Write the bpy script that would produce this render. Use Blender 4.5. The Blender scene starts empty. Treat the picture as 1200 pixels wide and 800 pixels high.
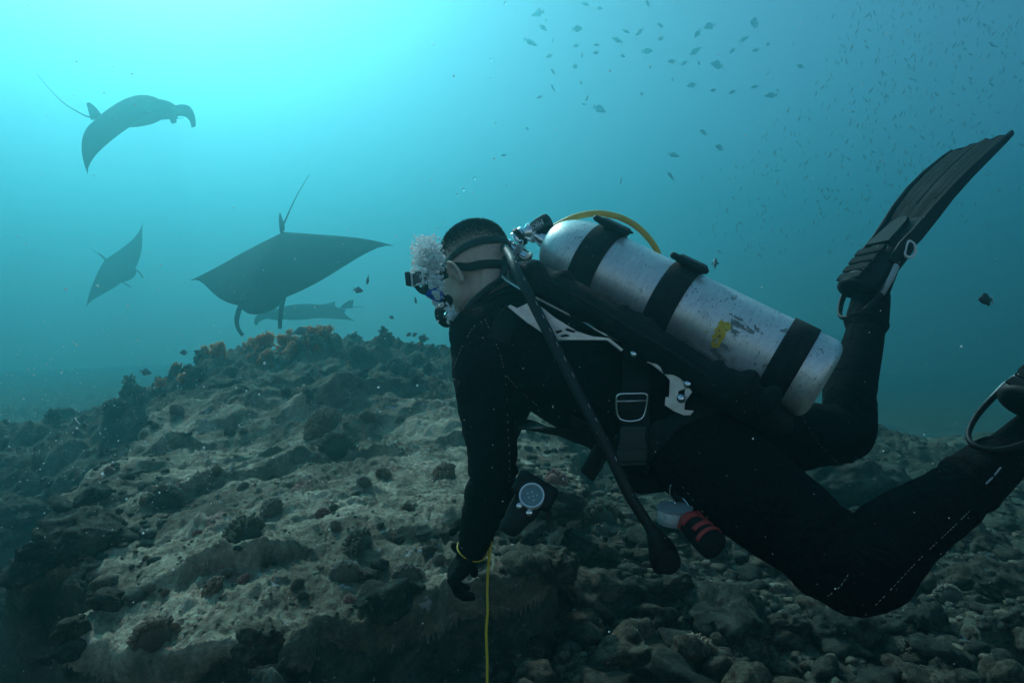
import bpy, bmesh, math, random
import numpy as np
from mathutils import Vector, Matrix, noise as mnoise

random.seed(7)
RNG = np.random.default_rng(11)
S = bpy.context.scene
COL = S.collection
R = math.radians

# ------------------------------------------------------------------ camera
cam_data = bpy.data.cameras.new("camera")
cam_data.sensor_width = 36.0
cam_data.lens = 24.0
cam_data.clip_start = 0.05
cam_data.clip_end = 400.0
cam = bpy.data.objects.new("camera", cam_data)
cam.location = (0, 0, 0)
cam.rotation_euler = (R(90), 0, 0)
COL.objects.link(cam)
S.camera = cam

# ------------------------------------------------------------------ sky, sun, exposure
SUN_AZ, SUN_EL = R(-30), R(43)          # azimuth measured from +Y towards +X
world = bpy.data.worlds.new("World")
S.world = world
world.use_nodes = True
wn = world.node_tree
bg = wn.nodes["Background"]
sky = wn.nodes.new("ShaderNodeTexSky")
sky.sky_type = 'NISHITA'
sky.sun_disc = False
sky.sun_elevation = SUN_EL
sky.sun_rotation = SUN_AZ
wn.links.new(sky.outputs[0], bg.inputs[0])
bg.inputs[1].default_value = 0.10

sun_data = bpy.data.lights.new("sun", 'SUN')
sun_data.energy = 5.0
sun_data.angle = R(0.5)
sun_data.color = (1.0, 0.95, 0.88)
sun = bpy.data.objects.new("sun", sun_data)
sd = Vector((math.sin(SUN_AZ) * math.cos(SUN_EL), math.cos(SUN_AZ) * math.cos(SUN_EL), math.sin(SUN_EL)))
sun.rotation_euler = sd.to_track_quat('Z', 'Y').to_euler()
sun.location = sd * 30
COL.objects.link(sun)

S.view_settings.view_transform = 'Standard'
S.view_settings.look = 'None'
S.view_settings.gamma = 1.0
S.view_settings.exposure = 0.07
S.cycles.volume_bounces = 1
S.cycles.max_bounces = 12
S.cycles.diffuse_bounces = 3
S.cycles.transparent_max_bounces = 16
S.cycles.sample_clamp_indirect = 4.0

# ------------------------------------------------------------------ the water's own haze
def new_mat(name):
    m = bpy.data.materials.new(name)
    m.use_nodes = True
    return m

HAZE_TOP = 13.5
hm = new_mat("sea_water_haze")
nt = hm.node_tree
nt.nodes.clear()
out = nt.nodes.new("ShaderNodeOutputMaterial")
pv = nt.nodes.new("ShaderNodeVolumePrincipled")
pv.inputs["Color"].default_value = (0.14, 0.54, 0.585, 1)
pv.inputs["Density"].default_value = 0.086
pv.inputs["Anisotropy"].default_value = 0.85
pv.inputs["Absorption Color"].default_value = (0.05, 0.42, 0.64, 1)
nt.links.new(pv.outputs[0], out.inputs["Volume"])
hx, hb, z0, z1 = 66.0, -5.2, -9.0, HAZE_TOP  # box cut short behind the camera to let skylight in as front fill
hv = [(x, y, z) for z in (z0, z1) for (x, y) in ((-hx, hb), (hx, hb), (hx, hx), (-hx, hx))]
hf = [(3, 2, 1, 0), (4, 5, 6, 7), (0, 1, 5, 4), (1, 2, 6, 5), (2, 3, 7, 6), (3, 0, 4, 7)]
me = bpy.data.meshes.new("haze")
me.from_pydata(hv, [], hf)
me.materials.append(hm)
haze = bpy.data.objects.new("haze", me)
haze["kind"] = "stuff"
COL.objects.link(haze)

# ------------------------------------------------------------------ small library
F_PX = 800.0
def P(px, py, Y):
    """a point of the place from its direction in the picture and its distance"""
    return Vector(((px - 600.0) / F_PX * Y, Y, (400.0 - py) / F_PX * Y))

def V(*a):
    return Vector(a)

class MB:
    """collects shapes and links them as ONE mesh object"""
    def __init__(self):
        self.v, self.f = [], []
    def add(self, verts, faces):
        o = len(self.v)
        self.v.extend([tuple(p) for p in verts])
        self.f.extend([tuple(i + o for i in f) for f in faces])
        return self
    def rings(self, rings, closed=False, caps=True):
        o = len(self.v)
        n = len(rings[0])
        for r in rings:
            self.v.extend([tuple(p) for p in r])
        m = len(rings)
        for i in range(m if closed else m - 1):
            j = (i + 1) % m
            for k in range(n):
                l = (k + 1) % n
                self.f.append((o + i * n + k, o + i * n + l, o + j * n + l, o + j * n + k))
        if caps and not closed:
            for base, flip in ((0, True), ((m - 1) * n, False)):
                c = Vector((0, 0, 0))
                for k in range(n):
                    c += Vector(self.v[o + base + k])
                self.v.append(tuple(c / n))
                ci = len(self.v) - 1
                for k in range(n):
                    l = (k + 1) % n
                    a, b = o + base + k, o + base + l
                    self.f.append((b, a, ci) if flip else (a, b, ci))
        return self
    def tube(self, pts, rad, seg=10, closed=False, caps=True, flat=None):
        pts = [Vector(p) for p in pts]
        n = len(pts)
        if not hasattr(rad, '__len__') or (isinstance(rad, tuple) and len(rad) == 2 and n != 2):
            rad = [rad] * n
        tang = []
        for i in range(n):
            a = pts[(i - 1) % n] if (closed or i > 0) else pts[i]
            b = pts[(i + 1) % n] if (closed or i < n - 1) else pts[i]
            t = (b - a)
            tang.append(t.normalized() if t.length > 1e-9 else Vector((0, 0, 1)))
        u = Vector((0, 0, 1)) if flat is None else Vector(flat)
        u = u - tang[0] * u.dot(tang[0])
        if u.length < 1e-3:
            u = Vector((1, 0, 0)) - tang[0] * tang[0].x
        u.normalize()
        rings = []
        for i in range(n):
            u = u - tang[i] * u.dot(tang[i])
            u.normalize()
            w = tang[i].cross(u)
            r = rad[min(i, len(rad) - 1)]
            ru, rw = (r if isinstance(r, (tuple, list)) else (r, r))
            rings.append([pts[i] + u * (ru * math.cos(2 * math.pi * k / seg)) + w * (rw * math.sin(2 * math.pi * k / seg)) for k in range(seg)])
        return self.rings(rings, closed, caps)
    def capsule(self, a, b, ra, rb, seg=14, n=5):
        a, b = Vector(a), Vector(b)
        d = (b - a)
        if d.length < 1e-6:
            d = Vector((0, 0, 1e-6))
        t = d.normalized()
        pts, rad = [], []
        for i in range(n):
            th = math.pi / 2 * (1 - i / n)
            pts.append(a - t * ra * math.sin(th)); rad.append(max(ra * math.cos(th), ra * 0.03))
        pts.append(a); rad.append(ra)
        pts.append(b); rad.append(rb)
        for i in range(1, n + 1):
            th = math.pi / 2 * i / n
            pts.append(b + t * rb * math.sin(th)); rad.append(max(rb * math.cos(th), rb * 0.03))
        return self.tube(pts, rad, seg)
    def ellipsoid(self, c, ax, seg=20, rows=12):
        c = Vector(c); a, b, d = [Vector(x) for x in ax]
        rings = []
        for i in range(1, rows):
            th = math.pi * i / rows
            rings.append([c + d * (-math.cos(th)) + (a * math.cos(2 * math.pi * k / seg) + b * math.sin(2 * math.pi * k / seg)) * math.sin(th) for k in range(seg)])
        o = len(self.v)
        self.rings(rings, caps=False)
        self.v.append(tuple(c - d)); self.v.append(tuple(c + d))
        i0, i1 = len(self.v) - 2, len(self.v) - 1
        last = o + (rows - 2) * seg
        for k in range(seg):
            l = (k + 1) % seg
            self.f.append((o + l, o + k, i0)); self.f.append((last + k, last + l, i1))
        return self
    def lathe(self, o, axis, prof, seg=32, ref=None, caps=True):
        """prof: list of (along, radius)"""
        o, axis = Vector(o), Vector(axis).normalized()
        u = Vector(ref) if ref is not None else (Vector((0, 0, 1)) if abs(axis.z) < 0.9 else Vector((1, 0, 0)))
        u = (u - axis * u.dot(axis)).normalized()
        w = axis.cross(u)
        return self.rings([[o + axis * t + (u * math.cos(2 * math.pi * k / seg) + w * math.sin(2 * math.pi * k / seg)) * r for k in range(seg)] for t, r in prof], caps=caps)
    def box(self, c, ax, bevel=0.0):
        """ax: three half-axis vectors; with bevel the long edges are chamfered"""
        c = Vector(c); a, b, d = [Vector(x) for x in ax]
        if bevel <= 0:
            vs = [c + a * x + b * y + d * z for x in (-1, 1) for y in (-1, 1) for z in (-1, 1)]
            return self.add(vs, [(0, 1, 3, 2), (4, 6, 7, 5), (0, 4, 5, 1), (2, 3, 7, 6), (0, 2, 6, 4), (1, 5, 7, 3)])
        la, lb, ld = a.length, b.length, d.length
        ka, kb, kd = 1 - bevel / la, 1 - bevel / lb, 1 - bevel / ld
        def ring(z, sa, sb):
            out = []
            for (x, y) in ((1, 1), (-1, 1), (-1, -1), (1, -1)):
                if x * y > 0:
                    out += [c + a * (x * sa) + b * (y * sb * kb) + d * z, c + a * (x * sa * ka) + b * (y * sb) + d * z]
                else:
                    out += [c + a * (x * sa * ka) + b * (y * sb) + d * z, c + a * (x * sa) + b * (y * sb * kb) + d * z]
            return out
        return self.rings([ring(-1, ka, kb), ring(-kd, 1, 1), ring(kd, 1, 1), ring(1, ka, kb)])
    def prism(self, poly, o, u, w, n, h):
        """closed 2-D outline (u, w) extruded by h along n on both sides of o"""
        o, u, w, n = Vector(o), Vector(u), Vector(w), Vector(n)
        k = len(poly)
        lo = [o + u * x + w * y - n * h for x, y in poly]
        hi = [o + u * x + w * y + n * h for x, y in poly]
        fs = [tuple(range(k - 1, -1, -1)), tuple(range(k, 2 * k))]
        fs += [(i, (i + 1) % k, k + (i + 1) % k, k + i) for i in range(k)]
        return self.add(lo + hi, fs)
    def mesh(self, name, mat=None, smooth=True):
        me = bpy.data.meshes.new(name)
        me.from_pydata(self.v, [], self.f)
        me.validate()
        if mat is not None:
            me.materials.append(getattr(mat, 'm', mat))
        if smooth:
            me.polygons.foreach_set('use_smooth', [True] * len(me.polygons))
        me.update()
        return me
    def build(self, name, mat, parent=None, smooth=True, sharp=None, **tags):
        me = self.mesh(name, mat, smooth)
        if sharp is not None and smooth:
            me.set_sharp_from_angle(angle=R(sharp))
        return link(name, me, parent, **tags)

def link(name, me, parent=None, **tags):
    o = bpy.data.objects.new(name, me)
    COL.objects.link(o)
    if parent is not None:
        o.parent = parent
        o.matrix_parent_inverse = parent.matrix_basis.inverted()
    for k, v in tags.items():
        o[k] = v
    return o

def thing(name, loc, label, category, group=None):
    o = bpy.data.objects.new(name, None)
    o.location = loc
    o.empty_display_size = 0.05
    COL.objects.link(o)
    o["label"], o["category"] = label, category
    if group:
        o["group"] = group
    return o

def fused(mb, voxel, mat, name, smooth=3, factor=0.5):
    """one continuous skin over overlapping shapes"""
    me = mb.mesh(name + "_raw", None)
    o = bpy.data.objects.new(name + "_raw", me)
    COL.objects.link(o)
    m = o.modifiers.new("r", 'REMESH'); m.mode = 'VOXEL'; m.voxel_size = voxel
    m.use_smooth_shade = True
    if smooth:
        s = o.modifiers.new("s", 'SMOOTH'); s.factor = factor; s.iterations = smooth
    bpy.context.view_layer.update()
    ev = o.evaluated_get(bpy.context.evaluated_depsgraph_get())
    out = bpy.data.meshes.new_from_object(ev)
    out.name = name
    out.materials.clear(); out.materials.append(mat)
    out.polygons.foreach_set('use_smooth', [True] * len(out.polygons))
    bpy.data.objects.remove(o); bpy.data.meshes.remove(me)
    return out

def spline(pts, n):
    """Catmull-Rom through the points, n steps per span"""
    pts = [Vector(p) for p in pts]
    out = []
    for i in range(len(pts) - 1):
        p0 = pts[max(i - 1, 0)]; p1 = pts[i]; p2 = pts[i + 1]; p3 = pts[min(i + 2, len(pts) - 1)]
        for k in range(n):
            t = k / n
            out.append(0.5 * ((2 * p1) + (p2 - p0) * t + (2 * p0 - 5 * p1 + 4 * p2 - p3) * t * t + (3 * p1 - p0 - 3 * p2 + p3) * t ** 3))
    out.append(pts[-1])
    return out

def lerp(a, b, t):
    return a + (b - a) * t

# numpy noise
def _h(ix, iy, seed):
    n = ix.astype(np.int32).view(np.uint32) * np.uint32(374761393) + iy.astype(np.int32).view(np.uint32) * np.uint32(668265263) + np.uint32((seed * 982451653) & 0xFFFFFFFF)
    n = (n ^ (n >> np.uint32(13))) * np.uint32(1274126177)
    n = (n ^ (n >> np.uint32(15))) * np.uint32(2246822519)
    return ((n ^ (n >> np.uint32(16))) & np.uint32(0xFFFFFF)) * np.float32(1 / 0x1000000)

def gnoise(x, y, seed=0):
    ix, iy = np.floor(x), np.floor(y)
    fx, fy = x - ix, y - iy
    ux, uy = fx * fx * fx * (fx * (fx * 6 - 15) + 10), fy * fy * fy * (fy * (fy * 6 - 15) + 10)
    def g(dx, dy):
        a = _h(ix + dx, iy + dy, seed) * 2 * np.pi
        return np.cos(a) * (fx - dx) + np.sin(a) * (fy - dy)
    return 1.5 * ((g(0, 0) * (1 - ux) + g(1, 0) * ux) * (1 - uy) + (g(0, 1) * (1 - ux) + g(1, 1) * ux) * uy)

def fbm(x, y, f, octv, seed=0, gain=0.5, billow=False):
    s, a = np.zeros_like(x), 1.0
    for i in range(octv):
        n = gnoise(x * f + 17.3 * i, y * f - 9.1 * i, seed + i)
        s += a * (np.abs(n) * 2 - 0.6 if billow else n)
        f *= 2.03; a *= gain
    return s

def cobbles(x, y, cell, seed, rmin=0.28, rmax=0.62, flat=0.7, fill=1.0):
    """rounded stones lying in a jittered grid, as height"""
    gx, gy = np.floor(x / cell), np.floor(y / cell)
    best = np.zeros_like(x)
    for dx in (-1, 0, 1):
        for dy in (-1, 0, 1):
            cx, cy = gx + dx, gy + dy
            jx, jy = _h(cx, cy, seed), _h(cx, cy, seed + 1)
            rr = (rmin + (rmax - rmin) * _h(cx, cy, seed + 2) ** 1.6) * cell
            rr = np.where(_h(cx, cy, seed + 5) < fill, rr, 0.0)
            an = _h(cx, cy, seed + 3) * np.pi
            st = 0.65 + 0.7 * _h(cx, cy, seed + 4)
            ax, ay = x - (cx + jx) * cell, y - (cy + jy) * cell
            c, s = np.cos(an), np.sin(an)
            u, w = (ax * c + ay * s) * st, (-ax * s + ay * c) / st
            q = rr * rr - u * u - w * w
            best = np.maximum(best, np.sqrt(np.maximum(q, 0)) * flat * (0.6 + 0.8 * jx))
    return best

def sstep(a, b, x):
    t = np.clip((x - a) / (b - a), 0, 1)
    return t * t * (3 - 2 * t)

# node helper
class N:
    def __init__(self, name):
        self.m = bpy.data.materials.new(name); self.m.use_nodes = True
        self.t = self.m.node_tree
        self.bsdf = self.t.nodes["Principled BSDF"]
        self.tc = self.t.nodes.new("ShaderNodeTexCoord")
    def put(self, sock, val):
        if hasattr(val, 'links') or isinstance(val, bpy.types.NodeSocket):
            self.t.links.new(val, sock)
        else:
            sock.default_value = (val[0], val[1], val[2], 1) if (isinstance(val, tuple) and len(val) == 3 and len(sock.default_value) == 4) else val
    def noise(self, scale, detail=4, rough=0.55, dist=0.0, vec=None):
        n = self.t.nodes.new("ShaderNodeTexNoise")
        n.inputs["Scale"].default_value = scale; n.inputs["Detail"].default_value = detail
        n.inputs["Roughness"].default_value = rough; n.inputs["Distortion"].default_value = dist
        self.t.links.new(vec if vec is not None else self.tc.outputs["Object"], n.inputs["Vector"])
        return n.outputs["Fac"]
    def voro(self, scale, feature='F1', out="Distance", vec=None):
        n = self.t.nodes.new("ShaderNodeTexVoronoi"); n.feature = feature
        n.inputs["Scale"].default_value = scale
        self.t.links.new(vec if vec is not None else self.tc.outputs["Object"], n.inputs["Vector"])
        return n.outputs[out]
    def ramp(self, fac, stops):
        n = self.t.nodes.new("ShaderNodeValToRGB")
        e = n.color_ramp.elements
        while len(e) < len(stops):
            e.new(0.5)
        for el, (p, c) in zip(e, stops):
            el.position = p
            el.color = (c, c, c, 1) if not isinstance(c, tuple) else (*c, 1)
        self.t.links.new(fac, n.inputs[0])
        return n.outputs[0]
    def mix(self, fac, a, b, mode='MIX'):
        n = self.t.nodes.new("ShaderNodeMix"); n.data_type = 'RGBA'; n.blend_type = mode
        self.put(n.inputs[0], fac); self.put(n.inputs[6], a); self.put(n.inputs[7], b)
        return n.outputs[2]
    def math(self, op, a, b=0.0):
        n = self.t.nodes.new("ShaderNodeMath"); n.operation = op
        self.put(n.inputs[0], a); self.put(n.inputs[1], b)
        return n.outputs[0]
    def bump(self, h, strength=0.5, dist=0.01):
        n = self.t.nodes.new("ShaderNodeBump")
        n.inputs["Strength"].default_value = strength; n.inputs["Distance"].default_value = dist
        self.t.links.new(h, n.inputs["Height"])
        self.t.links.new(n.outputs[0], self.bsdf.inputs["Normal"])
    def set(self, **k):
        for a, v in k.items():
            nm = {'color': "Base Color", 'rough': "Roughness", 'metal': "Metallic", 'spec': "Specular IOR Level", 'trans': "Transmission Weight", 'ior': "IOR", 'sheen': "Sheen Weight", 'coat': "Coat Weight", 'sss': "Subsurface Weight", 'alpha': "Alpha"}[a]
            self.put(self.bsdf.inputs[nm], v)
        return self
def plain(name, color, rough=0.6, **k):
    n = N(name); n.set(color=color, rough=rough, **k)
    return n.m

# ------------------------------------------------------------------ materials of the reef
def reef_material(name, pale=1.0, seed=0.0, tint=(1, 1, 1)):
    n = N(name)
    mp = n.t.nodes.new("ShaderNodeMapping"); mp.inputs["Location"].default_value = (seed, seed * 1.7, seed * 0.6)
    n.t.links.new(n.tc.outputs["Object"], mp.inputs[0])
    vec = mp.outputs[0]
    big = n.noise(1.6, 5, 0.6, 0.4, vec)
    mid = n.noise(9.0, 6, 0.65, 0.6, vec)
    fine = n.noise(60.0, 5, 0.7, 0.2, vec)
    grit = n.noise(240.0, 3, 0.7, 0.0, vec)
    t = lambda c: tuple(min(1.0, a * b * pale) for a, b in zip(c, tint))
    base = n.ramp(mid, [(0.26, t((0.050, 0.047, 0.034))), (0.42, t((0.140, 0.122, 0.088))), (0.55, t((0.265, 0.232, 0.170))), (0.70, t((0.42, 0.38, 0.30)))])
    alg = n.ramp(big, [(0.44, 0.0), (0.56, 0.75)])
    base = n.mix(alg, base, t((0.075, 0.066, 0.046)))
    sand = n.ramp(n.noise(2.3, 4, 0.55, 0.2, vec), [(0.52, 0.0), (0.62, 0.7)])
    base = n.mix(sand, base, t((0.36, 0.315, 0.235)))
    pk = n.ramp(n.noise(5.2, 5, 0.7, 0.8, vec), [(0.60, 0.0), (0.66, 0.65)])
    base = n.mix(pk, base, t((0.23, 0.105, 0.085)))
    vi = n.ramp(n.noise(13.0, 4, 0.7, 0.5, vec), [(0.63, 0.0), (0.68, 0.6)])
    base = n.mix(vi, base, t((0.42, 0.44, 0.47)))
    bl = n.ramp(n.noise(7.4, 4, 0.7, 0.5, vec), [(0.66, 0.0), (0.70, 0.6)])
    base = n.mix(bl, base, t((0.16, 0.27, 0.40)))
    base = n.mix(0.85, base, n.ramp(fine, [(0.25, 0.35), (0.5, 0.9), (0.75, 1.55)]), 'MULTIPLY')
    base = n.mix(n.ramp(grit, [(0.68, 0.0), (0.76, 0.7)]), base, t((0.60, 0.56, 0.48)))
    n.set(color=base, rough=0.95, spec=0.15)
    h = n.math('ADD', n.math('MULTIPLY', fine, 1.0), n.math('MULTIPLY', grit, 0.35))
    h = n.math('ADD', h, n.math('MULTIPLY', mid, 1.5))
    n.bump(h, 0.9, 0.018)
    return n.m

M_reef = reef_material("pale_slab_rock", 1.60, 0.0, (1.04, 0.98, 0.94))
M_reef_dark = reef_material("shaded_algae_floor", 0.50, 2.0, (0.88, 1.0, 1.0))  # algae tone, plus the dimness of a floor without flash painted into the colour
M_reef_crest = reef_material("overgrown_reef", 0.72, 4.0, (0.95, 1.0, 0.92))
M_stone = [reef_material("rubble_stone_a", 0.58, 3.1), reef_material("rubble_stone_b", 0.45, 8.3, (0.9, 1.0, 1.05)), reef_material("rubble_stone_c", 0.80, 5.7, (1.05, 0.97, 0.9))]

# ------------------------------------------------------------------ the sea floor
SLAB = np.array([(-1.04, 1.86), (-0.68, 1.84), (-0.44, 1.98), (-0.16, 2.20), (0.08, 2.36), (0.22, 2.8), (0.36, 3.6), (0.4, 5.0), (0.3, 6.5), (0.0, 9.5), (-3.6, 9.5),
                 (-3.3, 7.0), (-2.75, 5.6), (-2.4, 4.3), (-2.2, 3.3), (-1.85, 2.55), (-1.32, 2.15), (-1.22, 1.95)])
CREST_X = [-9, -7, -5.5, -4.4, -3.65, -2.85, -1.9, -1.2, -0.57, 0.3, 1.2, 2.2, 4, 9]
CREST_Z = [-1.35, -1.15, -1.0, -0.82, -0.54, -0.20, -0.02, -0.08, -0.20, -0.45, -0.85, -1.05, -1.2, -1.3]

def poly_sd(x, y, poly):
    """signed distance to an outline, negative inside"""
    d = np.full(x.shape, 1e9); ins = np.zeros(x.shape, bool)
    n = len(poly)
    for i in range(n):
        x0, y0 = poly[i]; x1, y1 = poly[(i + 1) % n]
        ex, ey = x1 - x0, y1 - y0
        t = np.clip(((x - x0) * ex + (y - y0) * ey) / (ex * ex + ey * ey), 0, 1)
        d = np.minimum(d, np.hypot(x - x0 - t * ex, y - y0 - t * ey))
        c = ((y0 > y) != (y1 > y)) & (x < (x1 - x0) * (y - y0) / (y1 - y0 + 1e-12) + x0)
        ins ^= c
    return np.where(ins, -d, d)

def ground_shape(x, y):
    r = np.hypot(x, y)
    near = 1 - sstep(9, 20, r)
    wx = 0.10 * fbm(x, y, 1.7, 3, 3) + 0.05 * fbm(x, y, 6.0, 2, 33)
    wy = 0.10 * fbm(x, y, 1.7, 3, 13) + 0.05 * fbm(x, y, 6.0, 2, 43)
    # floor: deeper valley on one side, rubble plain on the other
    low = lerp(-1.62, -1.06, sstep(-0.62, -0.30, x / np.maximum(r, 0.3))) - 0.15 * sstep(3, 9, y) * sstep(0, 3, x)
    low = low + 0.28 * sstep(2.9, 1.7, r) * sstep(-0.1, -1.0, x) + 0.06 * fbm(x, y, 0.7, 3, 21) - 0.012 * np.clip(r - 12, 0, 60) - 3.4 * sstep(8.5, 16, y + 0.5 * fbm(x, y, 0.3, 2, 71)) * sstep(-0.5, 1.5, x)
    nm = (r < 11) & (x / np.maximum(r, .1) < .8) & (x / np.maximum(r, .1) > -.8) & (y > 0)
    cob = np.zeros_like(x)
    xn, yn, wn_ = x[nm], y[nm], wx[nm]
    cob[nm] = cobbles(xn + wn_ * .8, yn + wn_ * .8, 0.30, 70, fill=0.45) + 0.8 * cobbles(xn, yn + wn_ * .6, 0.14, 80, fill=0.7) + 0.9 * cobbles(xn + wn_ * .3, yn, 0.07, 90)
    cob = cob * (0.18 + 0.82 * sstep(-0.15, 0.05, x / np.maximum(r, .3)))
    low = low + 0.10 * fbm(x, y, 1.6, 4, 66, 0.6, True) * sstep(0.0, -0.3, x / np.maximum(r, .3))
    cob = cob * (0.35 + 0.65 * near)
    low = low + 0.24 * np.exp(-((x - 0.45) / 0.6) ** 2 - ((y - 3.2) / 0.9) ** 2)
    low = low + 0.55 * cob + 0.022 * fbm(x, y, 5, 4, 61, 0.55)
    # big slab with ragged undercut edge
    sdv = poly_sd(x + wx, y + wy, SLAB)
    top = -0.86 + 0.058 * y + 0.05 * fbm(x, y, 0.9, 3, 5)
    t = x * 0.60 - y * 0.80 + 0.22 * fbm(x, y, 0.8, 3, 7) + 0.05 * fbm(x, y, 3.5, 2, 9)
    def ledge(t, per, h, seed):
        k = np.floor(t / per); f = t / per - k
        a = h * (0.25 + 1.2 * _h(k, k * 0, seed))
        return a * (np.power(f, 1.3) * (1 - sstep(0.86, 1.0, f)))
    led = ledge(t, 0.56, 0.13, 201) + ledge(t + 0.3 * gnoise(x, y, 88) + 0.13, 0.21, 0.022, 211)
    brk = sstep(-0.45, 0.15, fbm(x, y, 1.3, 3, 55))
    led = led * (0.12 + 0.88 * brk)
    lump = 0.026 * fbm(x, y, 3.0, 3, 31, 0.55) + 0.011 * fbm(x, y, 8.0, 4, 37, 0.6, True) * (0.35 + sstep(-.1, .5, fbm(x, y, 1.9, 2, 77)))
    # the reef behind, rising to its crest
    yy = y + 0.45 * fbm(x, y, 0.6, 3, 91) - 0.10 * x
    up = 0.45 * sstep(4.4, 5.4, yy) + 0.55 * sstep(5.6, 7.0, yy)
    crest = np.interp(x, CREST_X, CREST_Z) - 0.16 * np.clip(y - 8.0, 0, 8)
    rb = (0.10 * fbm(x, y, 1.4, 4, 95, 0.6, True) + 0.10 * np.abs(fbm(x, y, 2.6, 2, 143)) + 0.035 * fbm(x, y, 6.0, 3, 147, 0.6, True)) * up * sstep(2.0, 0.5, x)
    inside = sstep(0.035 + 0.16 * sstep(-0.9, -1.3, x), -0.055, sdv)
    dome = sstep(0.0, -0.5, sdv)
    edge_drop = -0.04 * (1 - dome)
    slab_h = top + led * dome + lump + edge_drop
    h = lerp(low, np.maximum(slab_h, low - 0.02), inside) 
    h = lerp(h, np.maximum(h, crest), up) + rb
    # far mounds on the plain
    h = h + 0.38 * np.exp(-((x - 3.2) / 0.9) ** 2 - ((y - 6.4) / 0.7) ** 2) 
    fine = 0.0085 * fbm(x, y, 18, 3, 45, 0.62) + 0.0055 * fbm(x, y, 34, 2, 49, 0.6, True)
    h = h + fine * (1 - sstep(6, 12, r))
    over = inside * (led * dome + 0.30 * sstep(0.05, -0.03, sdv) * sstep(0.6, 0.0, np.abs(sdv)))
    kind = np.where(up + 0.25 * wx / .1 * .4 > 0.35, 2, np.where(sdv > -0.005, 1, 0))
    return h, over, kind

def build_ground():
    az = np.concatenate([np.linspace(-180, -48, 60, endpoint=False), np.linspace(-48, 48, 840, endpoint=False), np.linspace(48, 180, 60, endpoint=False)])
    az = np.radians(az)
    rr = np.concatenate([np.geomspace(0.25, 1.35, 22, endpoint=False), np.geomspace(1.35, 11.0, 600, endpoint=False), np.geomspace(11.0, 62.0, 70)])
    A, Rr = np.meshgrid(az, rr)
    x, y = Rr * np.sin(A), np.maximum(Rr * np.cos(A), -5.0 + 0.01 * Rr)  # floor clipped behind the camera too, inside the haze box shortened for skylight
    h, over, kind = ground_shape(x, y)
    near = (1 - sstep(7, 11, Rr))
    x2 = x + near * (0.14 * over)
    y2 = y - near * (0.36 * over)
    nr, na = x.shape
    co = np.stack([x2, y2, h], -1).reshape(-1, 3)
    i = np.arange(nr - 1)[:, None] * na
    j = np.arange(na)[None, :]
    jn = (j + 1) % na
    f = np.stack([i + j, i + na + j, i + na + jn, i + jn], -1).reshape(-1, 4)
    nv = len(co)
    co = np.vstack([co, [[0, 0, float(h[0].mean())]]])
    tri = np.stack([np.arange(na), (np.arange(na) + 1) % na, np.full(na, nv)], -1)
    me = bpy.data.meshes.new("seabed")
    me.vertices.add(len(co)); me.vertices.foreach_set("co", co.astype(np.float32).ravel())
    nl = f.size + tri.size
    me.loops.add(nl); me.loops.foreach_set("vertex_index", np.concatenate([f.ravel(), tri.ravel()]).astype(np.int32))
    me.polygons.add(len(f) + len(tri))
    me.polygons.foreach_set("loop_start", np.concatenate([np.arange(len(f)) * 4, len(f) * 4 + np.arange(len(tri)) * 3]).astype(np.int32))
    me.polygons.foreach_set("use_smooth", np.ones(len(f) + len(tri), bool))
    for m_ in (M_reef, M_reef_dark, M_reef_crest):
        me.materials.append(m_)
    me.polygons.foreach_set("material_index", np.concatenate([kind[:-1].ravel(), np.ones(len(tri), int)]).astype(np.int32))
    me.update(calc_edges=True)
    me.validate()
    o = link("seabed", me, kind="structure")
    return o

seabed = build_ground()
bpy.context.view_layer.update()

def hit_px(px, py):
    """where the line of sight through a picture point meets the sea floor"""
    d = P(px, py, 1.0).normalized()
    ok, loc, nor, idx = seabed.ray_cast(Vector((0, 0, 0)), d)
    return (loc, nor) if ok else (None, None)

def ground_at(x, y):
    ok, loc, nor, idx = seabed.ray_cast(Vector((x, y, 3.0)), Vector((0, 0, -1)))
    return (loc, nor) if ok else (Vector((x, y, -1.2)), Vector((0, 0, 1)))

# ------------------------------------------------------------------ diver: frame of the body
TANK_A, TANK_B = P(640, 282, 1.66), P(966, 448, 1.42)      # neck end and flat end of the cylinder
TD = (TANK_B - TANK_A).normalized()                        # towards the feet
TL = (TANK_B - TANK_A).length
LAT = V(TD.y, -TD.x, 0).normalized()                       # the diver's left
DOR = (-TD).cross(LAT).normalized()                        # up off the back
MID = (TANK_A + TANK_B) / 2 - DOR * 0.235
def SP(s, lat=0.0, dor=0.0):
    """a point of the torso: along the spine, to the left, off the back"""
    return MID + TD * s + LAT * lat + DOR * dor

SH_L, SH_R = SP(-0.315, 0.175, -0.015), SP(-0.315, -0.175, -0.015)
EL_L, WR_L = P(578, 548, 1.43), P(553, 645, 1.55)
EL_R, WR_R = P(582, 520, 1.88), P(566, 600, 1.80)
HP_L, HP_R = SP(0.205, 0.095, -0.01), SP(0.205, -0.095, -0.01)
KN_L, AN_L = P(1006, 672, 1.14), P(1168, 540, 1.28)
KN_R, AN_R = P(992, 507, 1.78), P(1021, 348, 1.93)
HEAD_C = P(556, 317, 1.70)
HF = V(-0.70, 0.67, -0.28).normalized()                    # where the face looks
HL = V(0, 0, 1).cross(HF).normalized()                     # left ear side
HU = HF.cross(HL).normalized()
def HP(f, l, u):
    return HEAD_C + HF * f + HL * l + HU * u

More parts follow.
